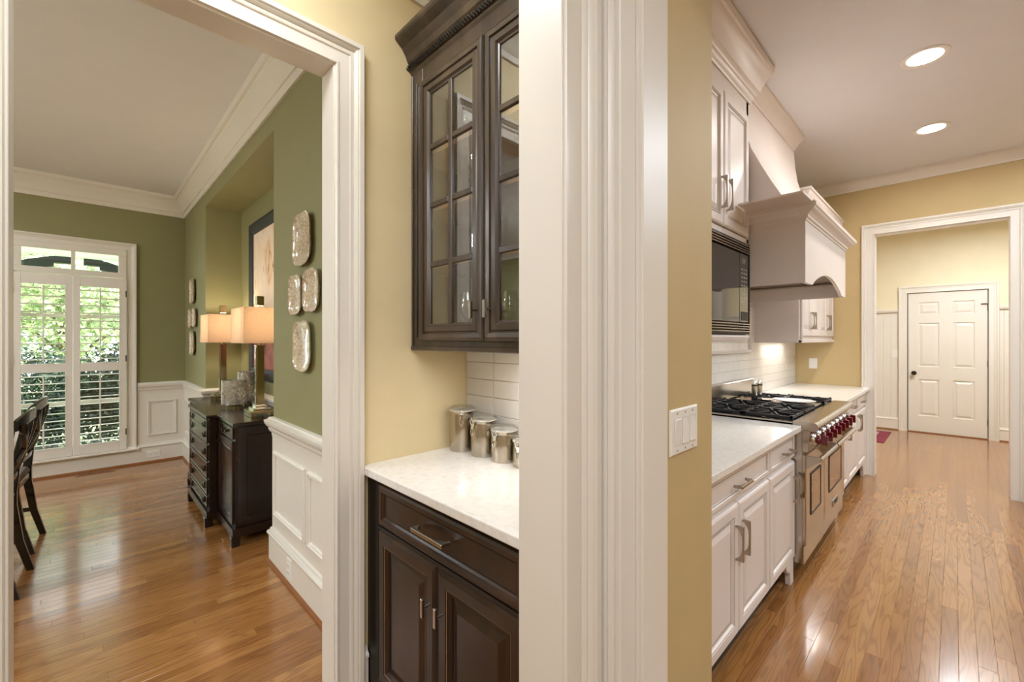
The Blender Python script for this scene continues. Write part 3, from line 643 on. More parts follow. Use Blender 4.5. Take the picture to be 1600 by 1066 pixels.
for fx, fy in ((.700, Y0 + .01), (.636, Y1 + .03), (.636, Y2 - .03), (.700, Y3 - .02), (1.07, Y0 + .02), (1.07, Y3 - .02)):
    obj('foot', B().rings([[(fx + dx * .030, fy + dy * .030, 0) for dx, dy in ((-.6, -.6), (1, -.6), (1, 1), (-.6, 1))], [(fx + dx * .036, fy + dy * .036, .072) for dx, dy in ((-.6, -.6), (1, -.6), (1, 1), (-.6, 1))]]), 'ebony', sb, bevel=.003)
def ringpull(F, a, z, parent):
    obj('ring_pull', B().box(*F(a - .010, z - .022, 0), *F(a + .010, z + .022, .004)).tube([F(a + .018 * math.sin(t_), z - .004 + .018 * math.cos(t_), .010 + .004 * math.cos(t_)) for t_ in [2 * math.pi * k / 10 for k in range(11)]], .0026, 6), 'bronze', parent, smooth=True)
DR6 = [(0, 0), (0, .006), (.003, .010), (.010, .010), (.013, .007), (.02, .007)]
F6 = Fs(.642)
zs = [.785, .728, .602, .474, .346, .224, .135]
for k in range(6):
    z1_, z0_ = zs[k] - .006, zs[k + 1] + .006
    d = dpanel('drawer', sb, F6, -Y2 + .035, z0_ if k else .690, -Y1 - .035, z1_, DR6, 'ebony') if k else dpanel('drawer', sb, F6, -Y2 + .03, .700, -Y1 - .03, .783, DR6, 'ebony')
    zc = .741 if k == 0 else (z0_ + z1_) / 2
    for a in (-Y2 + .13, -Y1 - .13): ringpull(FR(F6(0, 0, .008), (0, -1, 0), (0, 0, 1), (-1, 0, 0)), a, zc, d)
F7 = Fs(.705)
for a0, a1, kx in ((-Y1 + .03, -Y0 - .03, -Y1 + .07), (-Y3 + .03, -Y2 - .03, -Y2 - .07)):
    d = dpanel('drawer', sb, F7, a0, .705, a1, .783, DR6, 'ebony'); am = (a0 + a1) / 2
    for q in (-.05, .05): obj('knob', B().cyl(F7(am + q, .744, .006), F7(am + q, .744, .022), .008, .010), 'bronze', d, smooth=True)
    d = dpanel('door', sb, F7, a0, .140, a1, .692, [(0, 0), (0, .012), (.002, .014), (.05, .014), (.054, .006), (.060, .006), (.064, .009), (.075, .009)], 'ebony')
    obj('knob', B().cyl(F7(kx, .64, .01), F7(kx, .64, .026), .007, .010), 'bronze', d, smooth=True)
# end panels
FE = FR((0, Y0, 0), (1, 0, 0), (0, 0, 1), (0, -1, 0))
obj('end_panel', panel(B(), FE, .715, .135, 1.10, .785, [(0, 0), (0, .010), (.055, .010), (.060, .002), (.066, .002)]), 'ebony', sb)
inv(sb)

def lamp(x, y, label):
    t = thing('table_lamp', label, 'lamp', (x, y, .8205), 0, 'table lamps on the sideboard')
    obj('foot', B().box(-.078, -.098, 0, -.040, .098, .030).box(.040, -.098, 0, .078, .098, .030).box(-.078, -.098, .022, .078, .098, .046), 'brass', t, bevel=.002)
    obj('crystal_step', B().box(-.056, -.068, .046, .056, .068, .062).box(-.036, -.042, .060, .036, .042, .080), 'chrome', t, bevel=.003)
    obj('column', box(-.024, -.024, .080, .024, .024, .500), 'brass', t, bevel=.002)
    obj('crystal_strip', box(-.030, -.012, .085, -.0245, .012, .495), 'chrome', t, bevel=.001)
    obj('collar', B().box(-.030, -.030, .500, .030, .030, .510).cyl((0, 0, .51), (0, 0, .56), .012), 'brass', t)
    b = B(); wx, wy, z0, z1 = .145, .185, .525, .775
    L = lambda k, z: [(-wx + k, -wy + k, z), (wx - k, -wy + k, z), (wx - k, wy - k, z), (-wx + k, wy - k, z)]
    b.rings([L(0, z0), L(.004, z1), L(.006, z1), L(.003, z0), L(0, z0)], cap0=False, cap1=False)
    s_ = obj('lamp_shade', b, 'shade', t)
    obj('shade_spider', B().cyl((-wx + .004, 0, .765), (wx - .004, 0, .765), .003).cyl((0, -wy + .004, .765), (0, wy - .004, .765), .003).cyl((0, 0, .56), (0, 0, .80), .004), 'brass', t)
    obj('bulb', B().lathe([(.006, -.05), (.012, -.03), (.026, 0), (.024, .02), (.008, .034)], (0, 0, .64)), 'bulbwarm', t, smooth=True)
    obj('finial', box(-.024, -.024, .795, .024, .024, .865), 'brass', t, bevel=.002)
    l = bpy.data.lights.new('lamp_bulb', 'POINT'); l.energy = 9.5; l.color = (1, .85, .64); l.shadow_soft_size = .05
    o = bpy.data.objects.new('lamp_bulb', l); COL.objects.link(o); o.location = (x, y, .8205 + .70)
lamp(.905, 3.545, 'near table lamp with crystal-faced column on the closer end of the sideboard')
lamp(.905, 4.735, 'far table lamp with brass column beside the niche side wall')
def hurricane(x, y, r, h, label):
    t = thing('candle_holder', label, 'candle holder', (x, y, .8205), 0, 'mercury glass candle holders on the sideboard')
    obj('foot', B().lathe([(r * .62, 0), (r * .62, .014), (r * .5, .018), (r * .5, .024)]), 'brass', t, smooth=True)
    obj('cylinder', B().lathe([(r * .6, .024), (r * .98, .030), (r, .040), (r, h), (r * .965, h), (r * .96, .045), (r * .3, .040)], n=28), 'mercury', t, smooth=True)
hurricane(.860, 4.10, .088, .222, 'wide silvered glass candle holder in front, between the two lamps')
hurricane(.985, 4.26, .066, .275, 'taller narrow dimpled silver candle holder behind the wide one')

# painting in the niche
pf = thing('framed_painting', 'large abstract ochre and red painting in a black frame on the niche wall', 'painting', (1.13, 4.015, 1.01))
b = B(); FPn = FR((1.129, 0, 0), (0, -1, 0), (0, 0, 1), (-1, 0, 0))
sweep(b, FPn, [(-4.672, 1.014), (-3.36, 1.014), (-3.36, 2.443), (-4.672, 2.443)], [(0, 0), (0, .030), (.020, .034), (.095, .022), (.100, .014), (.100, 0)], closed=True)
obj('picture_frame', b, 'blackmat', pf); obj('canvas', panel(B(), FPn, -4.575, 1.11, -3.457, 2.347, [(0, 0), (0, .012)]), 'canvas', pf)
inv(pf)

# wall plates
def wallplate(y, z, w_, h_, label, grp):
    b = B(); loops = []
    for s_, d in ((.55, .004), (.62, .005), (.90, .012), (1.0, .024), (1.0, .027), (.90, .017), (.62, .010), (.1, .010)):
        lp = []
        for i in range(40):
            a = 2 * math.pi * i / 40; c, s2 = math.cos(a), math.sin(a); e = 4.2
            k = 1 / (abs(c) ** e + abs(s2) ** e) ** (1 / e)
            wob = 1 + .02 * math.sin(5 * a + y * 9)
            lp.append((-d, -c * k * s_ * w_ / 2 * wob, s2 * k * s_ * h_ / 2 * wob))
        loops.append(lp)
    b.rings(loops); o = obj('wall_plate', b, 'plate', smooth=True); o.location = (.829, y, z); tag(o, label, 'plate', grp)
g1, g2 = 'patterned plates near the doorway', 'patterned plates beyond the niche'
wallplate(2.398, 1.897, .250, .272, 'topmost patterned plate on the green wall near the doorway', g1)
wallplate(2.500, 1.612, .190, .214, 'patterned plate near the doorway, middle row, on the niche side', g1)
wallplate(2.268, 1.620, .205, .216, 'patterned plate near the doorway, middle row, beside the white casing', g1)
wallplate(2.396, 1.338, .245, .264, 'lowest patterned plate near the doorway, above the chair rail', g1)
wallplate(5.70, 1.890, .250, .264, 'topmost small-looking plate on the wall beyond the niche', g2)
wallplate(5.815, 1.602, .190, .208, 'plate beyond the niche, middle row, nearer the window', g2)
wallplate(5.585, 1.605, .200, .203, 'plate beyond the niche, middle row, nearer the niche', g2)
wallplate(5.70, 1.336, .245, .262, 'lowest plate on the wall beyond the niche, beside the far lamp shade', g2)

# chairs: X-back side chairs, facing -X
def chair(x, y, label, rz):
    t = thing('dining_chair', label, 'chair', (x, y, 0), rz, 'black dining chairs')
    hw = .205; rearx = 0
    for s_ in (-1, 1):
        obj('rear_post', B().rings([[(px + dx, s_ * py + dy, pz) for dx, dy in ((-a, -b_), (a, -b_), (a, b_), (-a, b_))] for px, py, pz, a, b_ in
            ((.015, hw - .008, 0, .016, .014), (-.030, hw - .01, .18, .018, .015), (-.060, hw - .012, .40, .022, .016), (-.060, hw - .012, .48, .022, .016), (-.040, hw - .005, .68, .018, .014), (.0, hw, .90, .014, .013), (.018, hw + .002, .945, .012, .012))]), 'chair', t, bevel=.003)
        obj('front_leg', B().cyl((-.44, s_ * (hw + .005), 0), (-.44, s_ * (hw + .005), .43), .015, .021, n=4, ph=math.pi / 4), 'chair', t, bevel=.002)
        obj('side_stretcher', B().box(-.43, s_ * hw - .008, .17, -.03, s_ * hw + .008, .20), 'chair', t, bevel=.002)
    # curved top rail, arching up in the middle
    def bow(z_end, z_mid, xm, hh, dep=.03, th=.010, x0=.012):
        rs = []
        for k in range(13):
            u = -1 + 2 * k / 12; yy = u * (hw - .005); zc = z_end + (z_mid - z_end) * (1 - u * u); xc = x0 + xm * (1 - u * u)
            rs.append([(xc - th, yy, zc - hh), (xc + th, yy, zc - hh), (xc + th + .004, yy, zc + hh), (xc - th + .004, yy, zc + hh)])
        return B().rings(rs)
    obj('top_rail', bow(.915, .955, .035, .032), 'chair', t, bevel=.005, seg=2)
    obj('lower_back_rail', bow(.585, .600, .02, .016, x0=-.052), 'chair', t, bevel=.003)
    for s_ in (-1, 1):   # crossed slats bowed outward
        pts = []
        for k in range(11):
            u = k / 10; pts.append((-.048 + .085 * u + .02 * math.sin(math.pi * u), s_ * (hw - .03) * math.cos(math.pi * u), .598 + .318 * u))
        obj('cross_slat', B().tube(pts, .015, 6, .5), 'chair', t, smooth=True)
        pts = [(p[0], p[1] * .45, p[2] + .02 * i / 10) for i, p in enumerate(pts)]
        obj('cross_slat', B().tube(pts, .012, 6, .5), 'chair', t, smooth=True)
    obj('seat_frame', box(-.46, -hw - .015, .405, -.045, hw + .015, .455), 'chair', t, bevel=.012, seg=2)
    obj('seat_pad', B().rings([[(-.25 + dx * .205 * k, dy * (hw + .008) * k, z_) for dx, dy in ((-1, -1), (0, -1.03), (1, -1), (1.0, 0), (1, 1), (0, 1.03), (-1, 1), (-1.03, 0))] for k, z_ in ((1, .456), (1.0, .475), (.93, .492), (.6, .500))]), 'seat', t, smooth=True, bevel=.004)
chair(-.245, 4.325, 'black cross-back dining chair nearest the shuttered window', R(-4.5))
chair(-.262, 3.662, 'black cross-back dining chair beside the white doorway jamb, in front of the other', R(-4))
# ------------------------------------------------------------------ outlets, switches, register
def outlet(F, a, z, label, kind='duplex', w_=.072, h_=.116, gang=1, name='wall_outlet', cat='outlet'):
    t = thing(name, label, cat, F(a, z, 0)); o0 = F(a, z, 0)
    G = lambda p, q, d=0: F(a + p, z + q, d) - o0
    obj('cover_plate', panel(B(), G, -w_ / 2, -h_ / 2, w_ / 2, h_ / 2, [(0, 0), (0, .003), (.004, .006)]), 'white_plastic', t)
    if kind == 'duplex':
        hz = w_ > h_
        for s_ in (-1, 1):
            p, q = (s_ * .019, 0) if hz else (0, s_ * .019)
            e = obj('socket', panel(B(), G, p - .014, q - .014, p + .014, q + .014, [(0, .005), (0, .0075), (.002, .008)]), 'white_plastic', t)
            obj('slot', B().box(*G(p - .006, q - .004, .0079), *G(p - .004, q + .005, .0085)).box(*G(p + .004, q - .004, .0079), *G(p + .006, q + .005, .0085)), 'blackmat', e)
    elif kind == 'rocker':
        for g in range(gang):
            p = (g - (gang - 1) / 2) * .046
            up = g != 0
            b = B(); x0, x1 = p - .0165, p + .0165
            dt, dm, db = (.0105, .006, .006) if up else (.006, .006, .0115)
            b.rings([[G(x0, -.034, .004), G(x0, .034, .004), G(x1, .034, .004), G(x1, -.034, .004)], [G(x0, -.034, dt), G(x0, .034, db), G(x1, .034, db), G(x1, -.034, dt)]])
            obj('rocker', b, 'white_plastic', t, bevel=.0008)
            obj('rocker_gap', sweep(B(), G, [(x0, -.034), (x1, -.034), (x1, .034), (x0, .034)], [(0, .0055), (0, .0066), (-.0012, .0066), (-.0012, .0055)], closed=True), 'gap', t)
            obj('screw', B().cyl(G(p, .048, .005), G(p, .048, .007), .0028, n=8).cyl(G(p, -.048, .005), G(p, -.048, .007), .0028, n=8), 'satin', t)
    else:
        obj('switch_paddle', panel(B(), G, -.012, -.018, .012, .018, [(0, .005), (0, .008)]), 'white_plastic', t)
    return t
outlet(FR((0, .510, 0), (1, 0, 0), (0, 0, 1), (0, -1, 0)), 1.142, 1.130, 'white three-rocker light switch on the yellow wall end', 'rocker', .163, .119, 3, 'light_switch', 'switch')
outlet(FR((.808, 0, 0), (0, -1, 0), (0, 0, 1), (-1, 0, 0)), -2.585, .098, 'white upright outlet in the baseboard below the near wall panels')
outlet(FR((0, 6.288, 0), (1, 0, 0), (0, 0, 1), (0, -1, 0)), .543, .090, 'white sideways outlet in the baseboard below the window wall panel', w_=.118, h_=.072)
outlet(FR((5.67, 0, 0), (0, -1, 0), (0, 0, 1), (-1, 0, 0)), -1.084, 1.112, 'white cover plate on the yellow wall above the far kitchen counter', 'switch', .078, .112)
outlet(FR((8.805, 0, 0), (0, -1, 0), (0, 0, 1), (-1, 0, 0)), -.638, 1.156, 'white light switch beside the back hall door', 'switch', .075, .116, name='light_switch', cat='switch')
fr = thing('floor_register', 'brown slotted floor register in front of the window wall', 'floor vent', (.075, 6.185, .0005))
obj('frame', sweep(B(), XY, [(-.15, -.045), (.15, -.045), (.15, .045), (-.15, .045)], [(0, 0), (0, .004), (.016, .004), (.018, 0)], closed=True), 'shoe', fr)
obj('well', box(-.134, -.03, .0, .134, .03, .001), 'blackmat', fr)
for k in range(17): obj('slat', box(-.128 + k * .016, -.03, .001, -.122 + k * .016, .03, .0035), 'shoe', fr)

# ------------------------------------------------------------------ kitchen: left base cabinet
FK = FR((0, .632, 0), (1, 0, 0), (0, 0, 1), (0, -1, 0))
kb = thing('kitchen_base_cabinet', 'white painted base cabinet with raised doors between the yellow wall end and the range', 'cabinet', (2.1, .95, 0))
obj('carcass', B().box(1.34, .650, .14, 2.862, 1.258, .856).box(1.34, .715, 0, 2.80, 1.258, .14), 'cab', kb)
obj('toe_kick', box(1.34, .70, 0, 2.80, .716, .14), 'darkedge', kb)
for a0, a1, z0, z1, st_ in ((1.52, 2.372, .712, .848, DRW), (2.386, 2.850, .712, .848, DRW)):
    d = dpanel('drawer', kb, FK, a0, z0, a1, z1, st_, 'cab'); glaze_line(d, FK, a0, z0, a1, z1, .028, -.003)
    c = 1.955 if a0 < 2 else 2.665
    pull('drawer_pull', d, FK, c, .772, .145, .034, .012, True)
for a0, a1, pz in ((1.52, 1.944, 1.905), (1.952, 2.372, 1.985), (2.386, 2.850, 2.815)):
    d = dpanel('door', kb, FK, a0, .148, a1, .690, DOOR, 'cab'); glaze_line(d, FK, a0, .148, a1, .690, .050, 0); glaze_line(d, FK, a0, .148, a1, .690, .066, -.008)
    pull('door_pull', d, FK, pz, .538, .145)
b = B(); b.prism([(2.72, .148), (2.72, .118), (2.735, .095), (2.75, .085), (2.757, .10), (2.768, .085), (2.776, .07), (2.786, .09), (2.795, .06), (2.800, 0), (2.858, 0), (2.858, .148)], lambda x, z: (x, .640, z), lambda x, z: (x, .668, z))
obj('bracket_foot', b, 'cab', kb, bevel=.002)
inv(kb)
c1 = obj('kitchen_countertop', B().box(0, 0, 0, 1.524, .660, .031), 'quartz', bevel=.004, seg=2); c1.location = (1.339, .601, .857)
tag(c1, 'white quartz countertop between the yellow wall end and the range', 'countertop')
# right base cabinet
kr = thing('kitchen_base_cabinet', 'white painted base cabinet beyond the range, against the yellow end wall', 'cabinet', (4.85, .95, 0))
obj('carcass', B().box(4.082, .650, .14, 5.665, 1.258, .856).box(4.14, .715, 0, 5.62, 1.258, .14), 'cab', kr)
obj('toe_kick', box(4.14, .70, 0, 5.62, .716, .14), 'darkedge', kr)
xs = [4.095, 4.60, 5.115, 5.63]
for k in range(3):
    a0, a1 = xs[k] + .004, xs[k + 1] - .004
    d = dpanel('drawer', kr, FK, a0, .712, a1, .848, DRW, 'cab'); glaze_line(d, FK, a0, .712, a1, .848, .028, -.003); pull('drawer_pull', d, FK, (a0 + a1) / 2, .772, .145, .034, .012, True)
    d = dpanel('door', kr, FK, a0, .148, a1, .690, DOOR, 'cab'); glaze_line(d, FK, a0, .148, a1, .690, .066, -.008); pull('door_pull', d, FK, (a1 - .04, a1 - .04, a0 + .04)[k], .60, .145)
b = B().prism([(5.50, .148), (5.50, .11), (5.54, .06), (5.56, 0), (5.655, 0), (5.655, .148)], lambda x, z: (x, .640, z), lambda x, z: (x, .668, z)); obj('bracket_foot', b, 'cab', kr, bevel=.002)
b = B().prism([(4.24, .148), (4.24, .11), (4.20, .06), (4.18, 0), (4.09, 0), (4.09, .148)], lambda x, z: (x, .640, z), lambda x, z: (x, .668, z)); obj('bracket_foot', b, 'cab', kr, bevel=.002)
inv(kr)
c2 = obj('kitchen_countertop', B().box(0, 0, 0, 1.591, .660, .031), 'quartz', bevel=.004, seg=2); c2.location = (4.077, .601, .857)
tag(c2, 'white quartz countertop beyond the range, against the yellow end wall', 'countertop')
# kitchen tiles
kt = st('trim_backsplash_kitchen', box(1.338, 1.254, .889, 5.669, 1.262, 1.75), 'grout')
z = .889; r_ = 0; FT = FR((0, 1.254, 0), (1, 0, 0), (0, 0, 1), (0, -1, 0)); nst = B()
while z < 1.60:
    x = 1.35 + (.0762 if r_ % 2 else 0) - .152
    while x < 5.66:
        x0, x1 = max(x, 1.34) + .0008, min(x + .1524, 5.668) - .0008
        if x1 > x0 + .01:
            stp = [(0, 0), (0, .0035), (.0016, .0052)]
            if z < 1.36 and x > 2.6 or (z < 1.36 and 1.9 < x): obj('tile', panel(B(), FT, x0, z + .0008, x1, z + .0754, stp), 'tile', kt)
            else: panel(nst, FT, x0, z + .0008, x1, z + .0754, stp)
        x += .1524
    z += .0762; r_ += 1
o = obj('tile_field', nst, 'tile', kt); o['kind'] = 'stuff'
# moulded frame above the range
trim(sweep(B(), FT, [(2.87, 1.285), (4.08, 1.285), (4.08, 1.62), (2.87, 1.62)], [(0, .004), (0, .022), (-.006, .030), (-.022, .026), (-.028, .014), (-.030, .004)], closed=True), 'cab')

# ------------------------------------------------------------------ range
RX0, RX1 = 2.868, 4.070
rg = thing('gas_range', 'stainless steel double-oven gas range with red knobs', 'range', ((RX0 + RX1) / 2, .92, 0))
obj('body', B().box(RX0, .600, .108, RX1, 1.235, .885), 'steel', rg, bevel=.002)
obj('kick_panel', box(RX0 + .02, .66, .02, RX1 - .02, .68, .108), 'blackmat', rg)
for fx in (RX0 + .06, RX1 - .06):
    for fy in (.72, 1.18): obj('leg', B().cyl((fx, fy, 0), (fx, fy, .11), .02), 'steel', rg)
obj('lower_panel', box(RX0, .592, .108, RX1, .602, .205), 'steel', rg, bevel=.003)
obj('control_panel', B().prism([(.601, .742), (.572, .742), (.560, .862), (.601, .862)], lambda y, z: (RX0, y, z), lambda y, z: (RX1, y, z)), 'steel', rg, bevel=.002)
pr_ = [(.645, .862), (.552, .862), (.536, .866), (.526, .876), (.524, .890), (.530, .902), (.544, .909), (.645, .909)]
obj('bullnose', B().prism(pr_, lambda y, z: (RX0, y, z), lambda y, z: (RX1, y, z)), 'steel', rg, smooth=True)
obj('cooktop_pan', B().box(RX0, .645, .885, RX1, 1.235, .896), 'black', rg)
for sx in (RX0, RX1 - .022): obj('side_trim', box(sx, .645, .884, sx + .022, 1.235, .905), 'steel', rg, bevel=.002)
obj('backguard', box(RX0, 1.205, .885, RX1, 1.250, 1.040), 'steel', rg, bevel=.004)
FO = FR((0, .590, 0), (1, 0, 0), (0, 0, 1), (0, -1, 0))
for a0, a1 in ((RX0 + .004, 3.352), (3.360, RX1 - .004)):
    d = obj('oven_door', panel(B(), FO, a0, .212, a1, .722, [(0, -.012), (0, .003), (.005, .008)]), 'steel', rg)
    wi = .11 if a1 - a0 < .6 else .14
    obj('door_window', panel(B(), FO, a0 + wi, .36, a1 - wi, .60, [(0, .0075), (0, .012), (.005, .012), (.008, .0092), (.01, .0092)]), 'blackmat', d)
    obj('window_glass', panel(B(), FO, a0 + wi + .011, .371, a1 - wi - .011, .589, [(0, .0085), (0, .0098)]), 'ovenglass', d)
    hb = B().cyl((a0 + .012, .522, .706), (a1 - .012, .522, .706), .0145, n=14)
    obj('handle', hb, 'steel', d, smooth=True)
    for ax in (a0 + .004, a1 - .016):
        b = B().prism([(.584, .722), (.520, .720), (.512, .706), (.520, .692), (.584, .640)], lambda y, z: (ax, y, z), lambda y, z: (ax + .012, y, z))
        obj('handle_bracket', b, 'steel', d, bevel=.002)
bd = obj('badge', box(3.62, .578, .235, 3.80, .583, .275), 'satin', rg, bevel=.001)
fc = bpy.data.curves.new('lettering', 'FONT'); fc.body = 'WOLF'; fc.size = .040; fc.extrude = .001; fc.align_x = 'CENTER'; fc.align_y = 'CENTER'
fc.materials.append(M['blackmat']); ft = bpy.data.objects.new('lettering_curve', fc); me = bpy.data.meshes.new_from_object(ft); bpy.data.objects.remove(ft); fo = bpy.data.objects.new('lettering', me); COL.objects.link(fo); fo.parent = bd; fo.location = (3.71, .5775, .255); fo.rotation_euler = (R(90), 0, 0)
for k in range(8):
    kx = RX0 + .115 + k * .139; c = Vector((kx, .566, .800)); n = Vector((0, -1, -.1)).normalized()
    kn = obj('knob', B().rings([[c + n * d + Vector((math.cos(t_) * r0, 0, math.sin(t_) * r0)) for t_ in [2 * math.pi * i / 16 for i in range(16)]] for r0, d in ((.021, .010), (.024, .016), (.023, .030), (.019, .036))])
             .box(kx - .006, .500, .772, kx + .006, .532, .826), 'red', rg, bevel=.002, smooth=True)
    obj('bezel', B().rings([[c + n * d + Vector((math.cos(t_) * r0, 0, math.sin(t_) * r0)) for t_ in [2 * math.pi * i / 20 for i in range(20)]] for r0, d in ((.034, -.004), (.034, .003), (.029, .010), (.021, .010))]), 'chrome', kn, smooth=True)
# grates and burners
def grate(x0, x1, y0, y1):
    b = B(); z0, z1 = .912, .926; t_ = .006
    g = obj('grate', None or _grate(x0, x1, y0, y1, z0, z1, t_), 'iron', rg); return g
def _grate(x0, x1, y0, y1, z0, z1, t_):
    b = B(); xc, yc = (x0 + x1) / 2, (y0 + y1) / 2
    for yy in (y0, y1 - 2 * t_): b.box(x0, yy, z0, x1, yy + 2 * t_, z1)
    for xx in (x0, x1 - 2 * t_): b.box(xx, y0, z0, xx + 2 * t_, y1, z1)
    for k in range(8):
        a = math.pi * k / 4 + math.pi / 8; c, s_ = math.cos(a), math.sin(a); r1 = min((x1 - x0) / 2 / max(abs(c), 1e-6), (y1 - y0) / 2 / max(abs(s_), 1e-6)) - .004
        p0 = Vector((xc + c * .035, yc + s_ * .035, z0)); p1 = Vector((xc + c * r1, yc + s_ * r1, z0)); q = Vector((-s_, c, 0)) * t_ * .8; up = Vector((0, 0, z1 - z0 + .004))
        b.rings([[p0 - q, p0 + q, p0 + q + up, p0 - q + up], [p1 - q, p1 + q, p1 + q + up, p1 - q + up]])
    for cx in (x0 + .008, x1 - .008):
        for cy in (y0 + .008, y1 - .008): b.box(cx - .007, cy - .007, .894, cx + .007, cy + .007, z1 + .006)
    return b
cells = [(RX0 + .035, RX0 + .325), (RX0 + .330, RX0 + .615), (RX1 - .290, RX1 - .030)]
for x0, x1 in cells:
    for y0, y1 in ((.655, .918), (.924, 1.190)):
        grate(x0, x1, y0, y1); xc, yc = (x0 + x1) / 2, (y0 + y1) / 2
        obj('burner_cap', B().lathe([(.050, 0), (.052, .006), (.034, .008), (.034, .014), (.030, .016)], (xc, yc, .8955)), 'iron', rg, smooth=True)
gx0, gx1 = RX0 + .625, RX1 - .300
obj('griddle_cover', box(gx0, .665, .905, gx1, 1.185, .918), 'steel', rg, bevel=.003)
obj('griddle_box', box(gx0 + .01, .675, .893, gx1 - .01, 1.18, .905), 'iron', rg)
inv(rg)
# things on the range
gm = (gx0 + gx1) / 2
def grinder(x, y, label):
    t = thing('pepper_mill', label, 'mill', (x, y, .9185), 0, 'mills on the range')
    obj('base', B().lathe([(.021, 0), (.022, .004), (.022, .030), (.021, .032)]), 'blackmat', t, smooth=True)
    obj('glass_body', B().lathe([(.020, .032), (.020, .100)], cap1=False), 'chrome', t, smooth=True)
    obj('collar', B().lathe([(.0205, .100), (.0205, .110), (.020, .110)]), 'blackmat', t, smooth=True)
    obj('cap', B().lathe([(.0185, .110), (.0185, .125), (.012, .137), (.006, .140)]), 'chrome', t, smooth=True)
grinder(3.625, 1.065, 'steel and black mill on the griddle cover, nearer the left grates')
grinder(3.710, 1.055, 'steel and black mill on the griddle cover, nearer the right grates')
pl = obj('oval_dish', B().rings([[(math.cos(t_) * a, math.sin(t_) * a * 1.25, z) for t_ in [2 * math.pi * i / 32 for i in range(32)]] for a, z in ((.055, 0), (.060, .004), (.105, .014), (.108, .017), (.100, .015), (.058, .006), (.01, .006))]), 'ceramic', smooth=True)
pl.location = (gm + .02, .815, .9185); tag(pl, 'white oval dish lying on the griddle cover of the range', 'dish')
sr = obj('spoon_rest', B().lathe([(.03, 0), (.035, .003), (.062, .010), (.064, .012), (.05, .009), (.01, .005)], n=28), 'steel', smooth=True); sr.location = (gm - .02, .985, .9185)
tag(sr, 'small grey round dish in front of the mills on the range', 'dish')

# ------------------------------------------------------------------ hood
HX0, HX1, HY = 2.845, 4.100, .580
hd = thing('range_hood', 'large white wooden range hood with curved chimney and arched front', 'range hood', (3.47, .92, 1.69))
b = B(); pts = [(HX0, 1.69), (HX0 + .19, 1.69)]
pts = [(HX0, 2.06), (HX0, 1.69), (3.02, 1.69)]
for k in range(1, 20):
    u = k / 20; x = 3.02 + (3.95 - 3.02) * u; pts.append((x, 1.69 + .095 * math.sin(math.pi * u) ** .8))
pts += [(3.95, 1.69), (HX1, 1.69), (HX1, 2.06)]
obj('front_panel', b.prism(pts, lambda x, z: (x, HY, z), lambda x, z: (x, HY + .02, z)), 'cab', hd)
obj('side_panel', box(HX0, HY + .02, 1.69, HX0 + .02, 1.253, 2.06), 'cab', hd); obj('side_panel', box(HX1 - .02, HY + .02, 1.69, HX1, 1.253, 2.06), 'cab', hd)
obj('liner', B().box(HX0 + .02, HY + .05, 1.80, HX1 - .02, 1.253, 1.815), 'steel', hd)
for sx in (HX1 - .045, HX0 + .02): obj('liner_ledge', box(sx, HY + .03, 1.775, sx + .025, 1.253, 1.79), 'cab', hd)
HC = [(-.01, 2.035), (.004, 2.035), (.006, 2.045), (.014, 2.050), (.016, 2.060), (.030, 2.072), (.048, 2.084), (.054, 2.092), (.060, 2.096), (.062, 2.114), (-.01, 2.114)]
obj('cornice', sweep(B(), XY, [(HX0, 1.253), (HX0, HY), (HX1, HY), (HX1, 1.253)][::-1], HC), 'cab', hd)
obj('top_board', B().box(HX0 - .06, HY - .055, 2.114, HX1 + .06, 1.253, 2.122).box(HX0 - .27, HY - .045, 2.112, HX0 - .06, .84, 2.122), 'cab', hd)
obj('wide_crown', B().prism([(HX0 - .27, 2.112), (HX0 - .05, 2.05), (HX0 - .05, 2.112)], lambda x, z: (x, HY - .045, z), lambda x, z: (x, .838, z)), 'cab', hd) if False else None
ch = [(.655, 2.122), (.665, 2.15), (.690, 2.19), (.745, 2.29), (.800, 2.40), (.855, 2.52), (.888, 2.64), (.905, 2.76), (.915, 2.90), (.915, 3.0), (1.253, 3.0), (1.253, 2.122)]
obj('chimney', B().prism(ch, lambda y, z: (HX0, y, z), lambda y, z: (HX1, y, z)), 'cab', hd, smooth=True)
obj('chimney_crown', sweep(B(), XY, [(HX1, .917), (HX0 - .0, .917)], [(-.004 if o == 0 else o, h - .0) for o, h in CK]), 'cab', hd, smooth=True)
inv(hd)
area('hood_light', (3.47, .92, 1.79), .4, 1.2, WARM, sy=.2)
